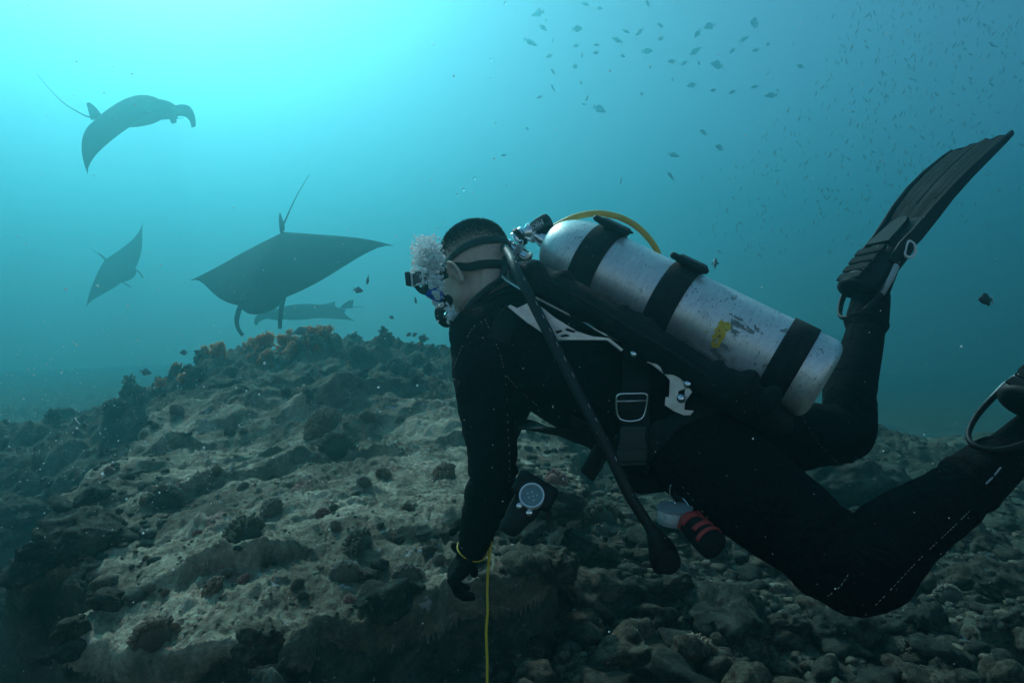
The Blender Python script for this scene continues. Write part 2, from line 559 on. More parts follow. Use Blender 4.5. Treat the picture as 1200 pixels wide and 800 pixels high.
M_suit_n = N("black_neoprene")
w1 = M_suit_n.noise(22, 4, 0.6, 1.2); w2 = M_suit_n.noise(420, 2, 0.5)
M_suit_n.set(color=M_suit_n.ramp(M_suit_n.noise(150, 3, 0.6), [(0.3, (0.0045, 0.005, 0.006)), (0.72, (0.010, 0.011, 0.013)), (0.78, (0.035, 0.037, 0.04))]), rough=0.95, spec=0.05)
M_suit_n.bump(M_suit_n.math('ADD', M_suit_n.math('MULTIPLY', w1, 1.6), M_suit_n.math('MULTIPLY', w2, 0.15)), 0.7, 0.022)
M_suit = M_suit_n.m
M_rub = N("black_rubber"); M_rub.set(color=(0.010, 0.011, 0.012), rough=0.6, spec=0.25); M_rub.bump(M_rub.noise(90, 4, 0.6), 0.25, 0.004); M_rub = M_rub.m
M_web = N("black_webbing")
wv = M_web.t.nodes.new("ShaderNodeTexWave"); wv.inputs["Scale"].default_value = 130; wv.inputs["Distortion"].default_value = 0.6
M_web.t.links.new(M_web.tc.outputs["Object"], wv.inputs["Vector"])
M_web.set(color=M_web.ramp(M_web.noise(70, 4), [(0.3, (0.010, 0.011, 0.012)), (0.7, (0.024, 0.026, 0.027))]), rough=0.85, spec=0.2); M_web.bump(wv.outputs["Fac"], 0.3, 0.002); M_web = M_web.m
M_cord = N("black_nylon"); M_cord.set(color=M_cord.ramp(M_cord.noise(14, 5, 0.6, 0.8), [(0.3, (0.007, 0.008, 0.009)), (0.7, (0.022, 0.025, 0.026))]), rough=0.85, spec=0.12); M_cord.bump(M_cord.noise(30, 5, 0.65, 1.5), 0.7, 0.02); M_cord = M_cord.m
M_steel = N("brushed_steel"); M_steel.set(color=M_steel.ramp(M_steel.noise(40, 5), [(0.3, (0.52, 0.53, 0.54)), (0.7, (0.78, 0.79, 0.80))]), rough=0.38, metal=0.85); M_steel.bump(M_steel.noise(160, 3), 0.12, 0.002); M_steel = M_steel.m
M_chrome = plain("chromed_brass", (0.80, 0.81, 0.82), 0.14, metal=1.0)
M_thread = plain("pale_seam_thread", (0.55, 0.50, 0.42), 0.8)
M_plastic = plain("black_plastic", (0.012, 0.013, 0.014), 0.55, spec=0.22)
M_grey = plain("grey_plastic", (0.30, 0.31, 0.31), 0.5)
M_white = plain("white_print", (0.80, 0.80, 0.78), 0.6)

def section(mb, spec, u, w, seg=28):
    """spec: list of (centre, half-width along u, half-width along w)"""
    mb.rings([[c + u * (a * math.cos(2 * math.pi * k / seg)) + w * (b * math.sin(2 * math.pi * k / seg)) for k in range(seg)] for c, a, b in spec])

def limb(mb, pts, rad, seg=20, n=6):
    P_ = spline(pts, n); r = []
    rp = [Vector((x, 0, 0)) for x in rad]
    r = [v.x for v in spline(rp, n)]
    mb.tube(P_, r, seg)
    mb.ellipsoid(P_[0], (V(r[0], 0, 0), V(0, r[0], 0), V(0, 0, r[0])), 16, 10)
    mb.ellipsoid(P_[-1], (V(r[-1], 0, 0), V(0, r[-1], 0), V(0, 0, r[-1])), 16, 10)

def along(a, b, t, off=None):
    p = a.lerp(b, t)
    return p + off if off is not None else p

def figure(mb, g):
    """torso, arms and legs; g is added to every radius"""
    section(mb, [(SP(s, 0, dz), a + g, b + g) for s, a, b, dz in (
        (-0.44, 0.050, 0.045, 0.035), (-0.405, 0.085, 0.065, 0.025), (-0.36, 0.145, 0.088, 0.010), (-0.31, 0.172, 0.104, 0.0), (-0.24, 0.176, 0.122, -0.008), (-0.15, 0.172, 0.130, -0.014),
        (-0.05, 0.160, 0.126, -0.016), (0.05, 0.152, 0.120, -0.012), (0.13, 0.165, 0.122, -0.006), (0.20, 0.178, 0.122, 0.0), (0.27, 0.165, 0.108, 0.006), (0.32, 0.11, 0.075, 0.008))], LAT, DOR)
    # arms
    limb(mb, [SH_L, along(SH_L, EL_L, .45, V(-.006, -.01, 0)), EL_L, along(EL_L, WR_L, .3, V(.004, 0, 0)), along(EL_L, WR_L, .7), WR_L],
         [0.076 + g, 0.062 + g, 0.050 + g, 0.050 + g, 0.041 + g, 0.032 + g])
    limb(mb, [SH_R, along(SH_R, EL_R, .5), EL_R, along(EL_R, WR_R, .3), along(EL_R, WR_R, .7), WR_R],
         [0.074 + g, 0.058 + g, 0.048 + g, 0.047 + g, 0.039 + g, 0.031 + g])
    # legs
    limb(mb, [HP_L, along(HP_L, KN_L, .33, V(-.002, 0, .002)), along(HP_L, KN_L, .7), KN_L, along(KN_L, AN_L, .28, V(-.006, 0, .008)), along(KN_L, AN_L, .65), AN_L],
         [0.106 + g, 0.100 + g, 0.084 + g, 0.070 + g, 0.068 + g, 0.056 + g, 0.045 + g])
    limb(mb, [HP_R, along(HP_R, KN_R, .4), along(HP_R, KN_R, .75), KN_R, along(KN_R, AN_R, .28, V(-.012, 0, 0)), along(KN_R, AN_R, .65), AN_R],
         [0.115 + g, 0.100 + g, 0.082 + g, 0.068 + g, 0.066 + g, 0.052 + g, 0.043 + g])

# ---- the person (skin) : one body under the suit
sk = MB()
figure(sk, -0.010)
sk.ellipsoid(HP(-0.012, 0, 0.028), (HF * 0.096, HL * 0.080, HU * 0.090), 28, 18)           # cranium
sk.ellipsoid(HP(0.030, 0, -0.030), (HF * 0.066, HL * 0.066, HU * 0.085), 24, 14)            # face
sk.ellipsoid(HP(0.048, 0, -0.088), (HF * 0.045, HL * 0.044, HU * 0.030), 18, 10)            # chin
for sgn in (1, -1):
    sk.ellipsoid(HP(0.016, 0.050 * sgn, -0.062), (HF * 0.040, HL * 0.018, HU * 0.034), 16, 10)   # jaw angle
    sk.ellipsoid(HP(0.062, 0.036 * sgn, -0.028), (HF * 0.024, HL * 0.024, HU * 0.018), 14, 8)    # cheekbone
    sk.ellipsoid(HP(0.080, 0.030 * sgn, 0.014), (HF * 0.014, HL * 0.026, HU * 0.010), 14, 8)     # brow
    # ear: helix, lobe and bowl
    ec = HP(-0.010, 0.076 * sgn, -0.022)
    e1, e2 = (HF * 0.45 + HU * 0.9).normalized(), (HL * sgn * 0.72 - HF * 0.68).normalized()
    hel = []
    for k in range(15):
        a = R(-65 + 250 * k / 14)
        hel.append(ec + e1 * (0.034 * math.sin(a)) + e2 * (0.018 + 0.006 * math.sin(a)) + (-HF * 0.55 + HL * sgn * 0.15).normalized() * (0.019 * math.cos(a)))
    sk.tube(hel, 0.0056, 8)
    sk.ellipsoid(ec + e2 * 0.006, (e1 * 0.029, e2 * 0.019, e1.cross(e2) * 0.0060), 14, 8)
    sk.ellipsoid(ec - e1 * 0.026 + e2 * 0.010, (HF * 0.008, HL * 0.006, HU * 0.009), 10, 8)
sk.capsule(HP(0.088, 0, 0.004), HP(0.112, 0, -0.034), 0.009, 0.014)                        # nose
sk.ellipsoid(HP(0.092, 0, -0.066), (HF * 0.012, HL * 0.022, HU * 0.006), 12, 8)            # lips
sk.ellipsoid(HP(0.089, 0, -0.078), (HF * 0.012, HL * 0.019, HU * 0.006), 12, 8)
NK = SP(-0.40, 0, 0.02)
sk.tube([HP(-0.030, 0, -0.010), HP(-0.034, 0, -0.060), lerp(HP(-0.034, 0, -0.08), NK, .5), NK], [(0.060, 0.056), (0.062, 0.058), (0.066, 0.062), (0.078, 0.072)], 24, flat=HF)
sk.tube([HP(-0.080, 0, -0.01), HP(-0.072, 0, -0.055), lerp(HP(-0.07, 0, -0.09), SP(-0.37, 0, 0.07), .55)], [(0.020, 0.052), (0.026, 0.056), (0.03, 0.06)], 16, flat=HF)   # nape

skn = N("skin")
bz = skn.noise(900, 2, 0.5); b2 = skn.noise(30, 5, 0.6)
pore = skn.noise(260, 3, 0.6)
skc = skn.ramp(b2, [(0.3, (0.62, 0.42, 0.345)), (0.7, (0.73, 0.545, 0.465))])
skc = skn.mix(skn.ramp(pore, [(0.45, 0.0), (0.7, 0.25)]), skc, (0.50, 0.32, 0.26))
skn.set(color=skc, rough=0.55, spec=0.35, sss=0.0)
skn.bump(pore, 0.25, 0.002)
person = link("person", fused(sk, 0.0042, skn.m, "person", 4), None,
              label="diver in a black wetsuit, short dark hair, left arm hanging down over the reef", category="person")

# hair: thousands of short bristles, dense on the crown, thin towards the shaved sides
M_hair = plain("dark_brown_hair", (0.018, 0.013, 0.010), 0.6)
hv_, hf_ = [], []
pm = person.data
npv = len(pm.vertices)
co = np.empty(npv * 3); pm.vertices.foreach_get("co", co); co = co.reshape(-1, 3)
no = np.empty(npv * 3); pm.vertex_normals.foreach_get("vector", no); no = no.reshape(-1, 3)
rel = co - np.array(HEAD_C)
hf_c, hl_c, hu_c = rel @ np.array(HF), rel @ np.array(HL), rel @ np.array(HU)
onhead = (np.linalg.norm(rel, axis=1) < 0.16)
# height above the fade line: crown high, nape low, no hair on the face or ears
line = -0.040 + 0.35 * np.clip(hf_c + 0.02, 0, 1)
dens = 0.05 + 0.95 * sstep(0.02, 0.105, hu_c - line) ** 1.3
dens = np.where(hu_c < line - .02, 0, dens)
dens = np.where(hf_c > 0.075, 0, dens)
dens = np.where((hf_c > 0.028) & (hu_c < 0.03), 0, dens)
earz = (np.abs(hl_c) > 0.066) & (np.abs(hu_c + 0.022) < 0.048) & (hf_c < 0.018) & (hf_c > -0.045)
dens = np.where(earz | ~onhead, 0, dens)
dens = np.where(hu_c < -0.075, 0, dens)
cand = np.nonzero(dens > 0.02)[0]
for vi in cand:
    d_ = dens[vi]
    ncount = 1 + int(d_ * 6.0 + random.random())
    top = sstep(0.055, 0.095, hu_c[vi])
    for _ in range(ncount):
        if random.random() > 0.22 + d_:
            continue
        nrm = Vector(no[vi])
        j = Vector((random.uniform(-1, 1), random.uniform(-1, 1), random.uniform(-1, 1)))
        t1 = nrm.cross(j).normalized()
        t2 = nrm.cross(t1)
        b = Vector(co[vi]) + t1 * random.uniform(-.0035, .0035) + t2 * random.uniform(-.0035, .0035) - nrm * 0.001
        ln = (0.0022 + 0.0065 * float(top) + 0.003 * d_) * random.uniform(0.6, 1.2)
        tip = b + (nrm + (HF * -0.35 - HU * 0.35) * 0.9 + j * 0.25).normalized() * ln
        wd = t1 * (0.0007 + 0.0004 * d_)
        o_ = len(hv_)
        hv_ += [tuple(b - wd), tuple(b + wd), tuple(tip)]
        hf_.append((o_, o_ + 1, o_ + 2))
hm_ = bpy.data.meshes.new("hair"); hm_.from_pydata(hv_, [], hf_); hm_.materials.append(M_hair); hm_.update()
link("hair", hm_, person)

# ---- wetsuit
ws = MB()
figure(ws, 0.0)
for i in range(3):      # gathers at the elbow and behind the knees
    t = 0.90 + 0.06 * i
    ws.ellipsoid(along(SH_L, EL_L, t), (V(0.053, 0, 0), V(0, 0.053, 0), V(0, 0, 0.010)), 18, 8)
for t, a, b, r_ in ((0.97, HP_L, KN_L, 0.072), (0.06, KN_L, AN_L, 0.071), (0.95, HP_R, KN_R, 0.071)):
    dd = (b - a).normalized(); q = dd.cross(V(0, 0, 1)).normalized(); w_ = dd.cross(q)
    ws.ellipsoid(along(a, b, t), (q * r_, w_ * r_, dd * 0.014), 18, 8)
wsm = fused(ws, 0.0055, M_suit, "wetsuit", 5)
# folds of the neoprene where the joints bend it
nv_ = len(wsm.vertices)
wc = np.empty(nv_ * 3); wsm.vertices.foreach_get("co", wc); wc = wc.reshape(-1, 3)
wn2 = np.empty(nv_ * 3); wsm.vertex_normals.foreach_get("vector", wn2); wn2 = wn2.reshape(-1, 3)
disp = np.zeros(nv_)
for (c_, ax_, rad_, fq, am) in ((EL_L, WR_L - SH_L, .15, 30, .0042), (KN_L.lerp(HP_L, .12), AN_L - HP_L, .16, 24, .0050), (KN_R, AN_R - HP_R, .15, 26, .0045), (SP(.10, .10, -.05), TD, .22, 20, .0050),
                                (SH_L, LAT - TD * .3, .16, 24, .0040), (HP_L, KN_L - HP_L, .18, 22, .0050), (AN_L.lerp(KN_L, .3), AN_L - KN_L, .12, 34, .0030), (WR_L.lerp(EL_L, .3), WR_L - EL_L, .10, 36, .0030)):
    a_ = np.array(Vector(ax_).normalized()); r_ = wc - np.array(c_)
    w_ = np.exp(-(np.linalg.norm(r_, axis=1) / rad_) ** 2 * 1.6)
    t_ = r_ @ a_
    q_ = np.cross(r_, a_)
    ph = 2.2 * gnoise(q_[:, 0] * 14 + c_.x * 9, q_[:, 2] * 14, 5) + 1.3 * gnoise(t_ * 18, q_[:, 1] * 20, 6)
    disp += am * w_ * (np.sin(t_ * fq * 6.283 * .62 + ph * 2.4) ** 3)
wc = wc + wn2 * disp[:, None]
wsm.vertices.foreach_set("co", wc.ravel()); wsm.update()
wetsuit = link("wetsuit", wsm, person)
bpy.context.view_layer.update()

def cast(o, px, py, lift=0.0):
    """first point of a thing met by the line of sight through a picture point"""
    ok, loc, nor, idx = o.ray_cast(Vector((0, 0, 0)), P(px, py, 1.0).normalized())
    return (loc + nor * lift, nor) if ok else (None, None)

def ribbon(mb, o, path, width, thick, n=8, lift=0.002, both_flat=None):
    """a flat strap laid over a thing along a path"""
    pts, nrm = [], []
    pp = spline([V(x, y, 0) for x, y in path], n)
    for q in pp:
        l, nn = cast(o, q.x, q.y)
        if l is not None:
            pts.append(l); nrm.append(nn)
    if len(pts) < 3:
        return
    for _ in range(3):
        pts = [pts[0]] + [(pts[i - 1] + pts[i] * 2 + pts[i + 1]) / 4 for i in range(1, len(pts) - 1)] + [pts[-1]]
        nrm = [nrm[0]] + [(nrm[i - 1] + nrm[i] * 2 + nrm[i + 1]).normalized() for i in range(1, len(nrm) - 1)] + [nrm[-1]]
    rings = []
    for i in range(len(pts)):
        t = (pts[min(i + 1, len(pts) - 1)] - pts[max(i - 1, 0)]).normalized()
        nn = (nrm[i] - t * nrm[i].dot(t)).normalized(); s = t.cross(nn)
        c = pts[i] + nn * lift
        h, e = width / 2, thick
        rings.append([c - s * h, c - s * (h * .96) + nn * e, c + s * (h * .96) + nn * e, c + s * h, c + s * (h * .9) - nn * 0.004, c - s * (h * .9) - nn * 0.004])
    mb.rings(rings)

# seams: rows of short pale stitches lying on the suit
def seam(path, dash=0.0045, gap=0.004, r=0.00065, step=24):
    mb = MB()
    pp = spline([V(x, y, 0) for x, y in path], step)
    ls = []
    for q in pp:
        l, nn = cast(wetsuit, q.x, q.y, 0.0006)
        if l is not None and (not ls or (l - ls[-1]).length < 0.06):
            ls.append(l)
    if len(ls) < 2:
        return
    acc, on, cur, k = 0.0, True, [ls[0]], random.random
    for a, b in zip(ls[:-1], ls[1:]):
        L_ = (b - a).length; d0 = 0.0
        while L_ - d0 > (dash if on else gap) - acc:
            d0 += (dash if on else gap) - acc; acc = 0
            p = a.lerp(b, d0 / L_)
            if on:
                if random.random() < 0.78:
                    mb.tube([cur[0], p], r * random.uniform(0.5, 1.15), 4)
            cur = [p]; on = not on
        acc += L_ - d0
    if mb.v:
        mb.build("seam", M_thread, wetsuit, kind="stuff")
seam([(566, 372), (553, 386), (541, 408), (531, 432)])
seam([(568, 374), (578, 396), (586, 415), (590, 432)])
seam([(593, 440), (608, 456), (622, 468), (636, 480)])
seam([(592, 440), (594, 470), (595, 500), (597, 540), (596, 570)], gap=0.012)
seam([(655, 488), (680, 478), (720, 462)], gap=0.02, r=0.0005)
seam([(1014, 720), (1040, 694), (1080, 652), (1120, 614), (1138, 596)])
seam([(970, 698), (985, 686), (998, 666)])
seam([(800, 570), (850, 628), (900, 662), (940, 690), (968, 706)], gap=0.010, r=0.0005)
seam([(935, 480), (960, 520), (985, 545)], gap=0.012, r=0.0005)

# collar: two ribbed rims round the neck
col = MB()
for k, (s_, d_, a_, b_, rr_) in enumerate(((-0.402, 0.030, 0.098, 0.080, 0.0085), (-0.385, 0.026, 0.112, 0.088, 0.0105))):
    ring = []
    for i in range(40):
        an = 2 * math.pi * i / 40
        ring.append(SP(s_, 0, d_) + LAT * (a_ * math.cos(an)) + (DOR * 0.92 - TD * -0.39) * (b_ * math.sin(an)))
    col.tube(ring, rr_, 8, closed=True)
collar = col.build("collar", M_rub, wetsuit)

# yellow cuff trim at the left wrist
ct = MB()
fd = (WR_L - EL_L).normalized(); q1 = fd.cross(V(0, 1, 0.2)).normalized(); q2 = fd.cross(q1)
M_yel = plain("yellow_cord", (0.72, 0.50, 0.03), 0.55)
ct.tube([WR_L - fd * 0.006 + (q1 * math.cos(2 * math.pi * i / 28) + q2 * math.sin(2 * math.pi * i / 28)) * 0.0350 + fd * 0.003 * math.sin(4 * math.pi * i / 28) for i in range(28)], 0.0015, 6, closed=True)
ct.build("cuff_trim", M_yel, wetsuit, label="thin yellow trim round the left cuff")

# ---- gloved hands, curled and relaxed
def hand(wr, el, palm_dir, finger_curl, thumb_side, name):
    d = palm_dir.normalized()
    n_ = finger_curl - d * finger_curl.dot(d); n_.normalize()          # towards the palm
    s_ = d.cross(n_) * thumb_side
    mb = MB()
    mb.capsule(wr - (wr - el).normalized() * 0.03, wr + d * 0.01, 0.032, 0.031)
    for k in range(4):
        off = s_ * (0.030 - 0.0195 * k)
        mb.capsule(wr + d * 0.010 + off * 0.8, wr + d * 0.070 + off - n_ * 0.004 * (1 - abs(k - 1.5) / 1.5), 0.0165, 0.0138)
    mb.ellipsoid(wr + d * 0.038 + n_ * 0.008, (d * 0.040, s_ * 0.040, n_ * 0.018), 16, 10)
    lens = (0.034, 0.039, 0.036, 0.029)
    for k in range(4):
        off = s_ * (0.031 - 0.0205 * k)
        p = wr + d * 0.072 + off
        ang = R(34 + 7 * k)
        rr = 0.0112 - 0.0006 * k
        for seg, (f_, da) in enumerate(((1.0, 34), (0.66, 40), (0.52, 26))):
            dd = d * math.cos(ang) + n_ * math.sin(ang) + s_ * (0.05 * (1.5 - k))
            p2 = p + dd.normalized() * lens[k] * f_
            mb.capsule(p, p2, rr, rr - 0.0008, 12, 4)
            p = p2; rr -= 0.0008; ang += R(da)
    p = wr + d * 0.020 + s_ * 0.029 + n_ * 0.006
    t1 = (d * 0.62 + s_ * 0.50 + n_ * 0.55).normalized(); t2 = (d * 0.70 - s_ * 0.02 + n_ * 0.72).normalized()
    mb.capsule(p, p + t1 * 0.040, 0.0145, 0.0125, 12, 4)
    mb.capsule(p + t1 * 0.040, p + t1 * 0.040 + t2 * 0.034, 0.0125, 0.0100, 12, 4)
    return link(name, fused(mb, 0.0026, M_suit, name, 3), person)
hd = (P(519, 688, 1.57) - WR_L)
hand(WR_L, EL_L, hd, V(0.75, 0.1, -0.45), -1, "glove")
hand(WR_R, EL_R, (WR_R - EL_R), V(-0.3, -0.8, 0.1), 1, "glove")

# ---- boots
def boot(an, kn, toe, name):
    mb = MB()
    leg = (an - kn).normalized(); d = toe.normalized()
    side = leg.cross(d).normalized(); dn = d.cross(side)
    if dn.dot(leg) < 0: dn = -dn
    mb.capsule(an - leg * 0.085, an - leg * 0.005, 0.056, 0.050, 22)
    mb.ellipsoid(an + leg * 0.018 - d * 0.018, (d * 0.050, side * 0.038, dn * 0.045), 18, 12)
    mb.tube([an + leg * 0.012 + d * 0.00, an + leg * 0.024 + d * 0.06, an + leg * 0.030 + d * 0.12, an + leg * 0.034 + d * 0.165], [(0.044, 0.038), (0.038, 0.043), (0.030, 0.047), (0.020, 0.036)], 20, flat=dn)
    tr = an - leg * 0.088
    q1_ = side; q2_ = leg.cross(side)
    mb.tube([tr + (q1_ * math.cos(2 * math.pi * i / 24) + q2_ * math.sin(2 * math.pi * i / 24)) * 0.054 for i in range(24)], 0.0055, 6, closed=True)
    return link(name, fused(mb, 0.0042, M_suit, name, 4), person)
TOE_R = V(0.40, 0.22, 0.50)
TOE_L = V(0.80, 0.25, 0.40)
boot(AN_R, KN_R, TOE_R, "boot")
boot_l = boot(AN_L, KN_L, TOE_L, "boot")
bpy.context.view_layer.update()
bt = MB()
for path in ([(1136, 592), (1148, 573), (1160, 562), (1172, 548)], [(1166, 610), (1176, 596), (1186, 584)]):
    l_ = [cast(boot_l, x, y, 0.0015)[0] for x, y in path]
    l_ = [a for a in l_ if a is not None]
    if len(l_) > 2:
        bt.tube(spline(l_, 5), 0.0016, 5)
if bt.v:
    bt.build("piping", M_grey, boot_l)

# ------------------------------------------------------------------ scuba tank
TR = 0.0895
TU = DOR                                       # reference direction round the tank (up)
def TP(t, ang=0.0, r=0.0):
    """point on the tank: t along from the neck, angle from up towards the left"""
    a = R(ang)
    return TANK_A + TD * t + (DOR * math.cos(a) + LAT * math.sin(a)) * r

tank = thing("scuba_tank", TP(TL * .5), "silver aluminium scuba tank with scuffed yellow paint flecks on the diver's back", "scuba tank")

nT = N("scuffed_aluminium")
mp = nT.t.nodes.new("ShaderNodeMapping")
# local frame of the cylinder for its own wear marks
Mrot = Matrix((TD, -LAT, DOR)).to_4x4()
mp.vector_type = 'POINT'
mp.inputs["Rotation"].default_value = Mrot.to_euler()
nT.t.links.new(nT.tc.outputs["Object"], mp.inputs[0])
vec = mp.outputs[0]
stretch = nT.t.nodes.new("ShaderNodeMapping"); stretch.inputs["Scale"].default_value = (3.0, 0.6, 0.6)
nT.t.links.new(vec, stretch.inputs[0])
br = nT.noise(55, 5, 0.65, 0.3, stretch.outputs[0])
bl = nT.noise(14, 5, 0.6, 0.5, vec)
sp = nT.noise(150, 3, 0.55, 0.3, vec)
base = nT.ramp(bl, [(0.25, (0.62, 0.63, 0.63)), (0.5, (0.73, 0.74, 0.74)), (0.75, (0.83, 0.84, 0.84))])
base = nT.mix(0.45, base, nT.ramp(br, [(0.3, 0.62), (0.7, 1.25)]), 'MULTIPLY')
pit = nT.math('MULTIPLY', nT.ramp(sp, [(0.60, 0.0), (0.66, 0.75)]), nT.ramp(nT.noise(9, 4, 0.6, 0, vec), [(0.42, 0.15), (0.62, 1.0)]))
base = nT.mix(pit, base, (0.13, 0.145, 0.15))
# worn patch with old paint towards the flat end
sx = nT.t.nodes.new("ShaderNodeSeparateXYZ"); nT.t.links.new(vec, sx.inputs[0])
cen = Mrot.inverted() @ (TP(TL * .5)) * 0
along_ = sx.outputs[0]
win = nT.ramp(nT.math('ADD', nT.math('MULTIPLY', along_, 1.0), 0.5), [(0.565, 0.0), (0.62, 1.0), (0.76, 1.0), (0.80, 0.0)])
patch = nT.noise(17, 5, 0.62, 0.9, vec)
gr = nT.math('MULTIPLY', win, nT.ramp(patch, [(0.595, 0.0), (0.615, 0.9)]))
wh = nT.math('MULTIPLY', win, nT.ramp(nT.noise(21, 5, 0.65, 1.2, vec), [(0.48, 0.0), (0.58, 0.55)]))
base = nT.mix(wh, base, (0.74, 0.80, 0.82))
base = nT.mix(gr, base, nT.ramp(nT.noise(120, 4, .7, 0, vec), [(.35, (0.06, 0.07, 0.06)), (.65, (0.22, 0.25, 0.24))]))
ylw = nT.math('MULTIPLY', win, nT.ramp(nT.noise(27, 5, 0.65, 0.8, vec), [(0.66, 0.0), (0.68, 0.9)]))
base = nT.mix(ylw, base, (0.60, 0.42, 0.10))
nT.set(color=base, metal=nT.mix(nT.math('MAXIMUM', gr, nT.math('MAXIMUM', wh, ylw)), (0.66, 0.66, 0.66), (0, 0, 0)), rough=nT.ramp(bl, [(0.3, 0.36), (0.7, 0.48)]))
nT.bump(nT.math('ADD', nT.math('MULTIPLY', br, 0.5), nT.math('MULTIPLY', gr, -0.6)), 0.25, 0.003)

prof = [(0.0, 0.021), (0.006, 0.026)]
for k in range(1, 13):
    a = math.pi / 2 * k / 12
    prof.append((0.006 + 0.118 * (1 - math.cos(a)), 0.026 + (TR - 0.026) * math.sin(a) ** 0.92))
prof += [(TL * q, TR) for q in (0.25, 0.4, 0.55, 0.7, 0.85)]
for k in range(0, 7):
    a = math.pi / 2 * k / 6
    prof.append((TL - 0.022 + 0.022 * math.sin(a), TR - 0.022 + 0.022 * math.cos(a)))
prof += [(TL, 0.03)]
cyl = MB(); cyl.lathe(V(0, 0, 0), TD, [(t - TL * .5, r) for t, r in prof], 72, ref=DOR)
cyl_me = cyl.mesh("cylinder", nT.m)
cyl_o = bpy.data.objects.new("cylinder", cyl_me); COL.objects.link(cyl_o); cyl_o.parent = tank

# loose flake of yellow sticker on the flank
M_flake = N("yellow_sticker"); M_flake.set(color=M_flake.ramp(M_flake.noise(140, 4, 0.7, 0.6), [(0.36, (0.10, 0.09, 0.06)), (0.42, (0.70, 0.44, 0.03)), (0.70, (0.80, 0.55, 0.06))]), rough=0.6)
bpy.context.view_layer.update()
def on_tank(px, py, lift):
    d = P(px, py, 1.0).normalized()
    inv = cyl_o.matrix_world.inverted()
    ok, loc, nor, idx = cyl_o.ray_cast(inv @ Vector((0, 0, 0)), (inv.to_3x3() @ d))
    return (cyl_o.matrix_world @ loc + nor * lift) if ok else None
fl = MB()
outl = [(842, 378), (847, 374), (848, 378), (854, 377), (857, 382), (855, 387), (851, 389), (850, 394), (846, 400), (842, 407), (836, 407), (833, 403), (836, 397), (834, 394), (839, 390), (837, 387), (841, 383)]
pts = [on_tank(x, y, 0.0012) for x, y in outl]
cpt = on_tank(844, 391, 0.0014)
fl.add(pts + [cpt] + [p - (cpt - TP(TL * .6)).normalized() * .004 for p in pts], [(i, (i + 1) % len(pts), len(pts)) for i in range(len(pts))] + [((i + 1) % len(pts), i, len(pts) + 1 + i, len(pts) + 1 + (i + 1) % len(pts)) for i in range(len(pts))])
fl.build("yellow_sticker", M_flake, tank, smooth=False)

# straps round the tank
def band(t, w, buckle):
    mb = MB()
    rr = TR + 0.0016
    prof = [(-w / 2, rr - 0.003), (-w / 2, rr + 0.0018), (-w / 2 + 0.002, rr + 0.0030), (w / 2 - 0.002, rr + 0.0030), (w / 2, rr + 0.0018), (w / 2, rr - 0.003)]
    mb.lathe(TP(t), TD, prof, 64, ref=DOR, caps=False)
    b = mb.build("cam_band", M_web, tank, sharp=40)
    if buckle:
        k = MB()
        a0 = 10
        o = TP(t, a0, TR + 0.013)
        n_ = (o - TP(t)).normalized(); s = TD.cross(n_)
        k.box(o, (TD * (w * .56), s * 0.030, n_ * 0.007), 0.004)
        k.box(o + s * 0.012 + n_ * 0.006, (TD * (w * .44), s * 0.019, n_ * 0.004), 0.003)
        bo = k.build("buckle", M_plastic, b, sharp=30)
        p = MB(); p.capsule(o - TD * (w * .62) + s * 0.026 + n_ * .002, o + TD * (w * .66) + s * 0.026 + n_ * .002, 0.0075, 0.0075, 14)
        p.build("hinge_pin", M_plastic, b)
        e = MB(); e.box(o - s * 0.052 - n_ * 0.0065, (TD * (w * .44), s * 0.024, n_ * 0.0022), 0.001)
        e.build("strap_end", M_web, b)
    return b
band(TL * 0.205, 0.062, True)
band(TL * 0.487, 0.060, True)
b3 = band(TL * 0.880, 0.056, False)

# valve: neck, block, knob
vv = MB()
vv.lathe(TANK_A - TD * 0.034, TD, [(0, 0.013), (0.002, 0.015), (0.018, 0.015), (0.020, 0.020), (0.036, 0.021)], 24)
valve = vv.build("valve", M_chrome, tank, sharp=35)
VB = TANK_A - TD * 0.045
vb = MB(); vb.box(VB, (TD * 0.017, LAT * 0.017, DOR * 0.020), 0.004); vb.lathe(VB + LAT * 0.015, LAT, [(0, .012), (.004, .013), (.010, .0125), (.012, .009), (.0125, .003)], 24)
vb.build("valve_block", M_chrome, valve, sharp=35)
kb = MB()
KD = (TD * 0.60 + DOR * 0.78 - LAT * 0.05).normalized()
kp = [(0.0, 0.012), (0.004, 0.019), (0.014, 0.0215), (0.034, 0.0225), (0.042, 0.020), (0.046, 0.012)]
KO = VB + DOR * 0.012 + TD * 0.004
ring = []
u_ = (LAT - KD * LAT.dot(KD)).normalized(); w_ = KD.cross(u_)
for t, r in kp:
    ring.append([KO + KD * t + (u_ * math.cos(2 * math.pi * k / 48) + w_ * math.sin(2 * math.pi * k / 48)) * (r * (1.0 if k % 4 < 2 else 0.91)) for k in range(48)])
kb.rings(ring)
knob = kb.build("knob", M_rub, valve, sharp=40)
lb = MB()
LO = KO + KD * 0.016 + LAT * 0.021
lr = []
for k in range(20):
    a = 2 * math.pi * k / 20
    lr.append((0.018 * math.copysign(abs(math.cos(a)) ** .7, math.cos(a)), 0.0125 * math.copysign(abs(math.sin(a)) ** .7, math.sin(a))))
lb.prism(lr, LO, KD, KD.cross(LAT), LAT, 0.003)
lb.build("label_plate", plain("dark_grey_plate", (0.13, 0.135, 0.14), 0.5), valve, smooth=False)
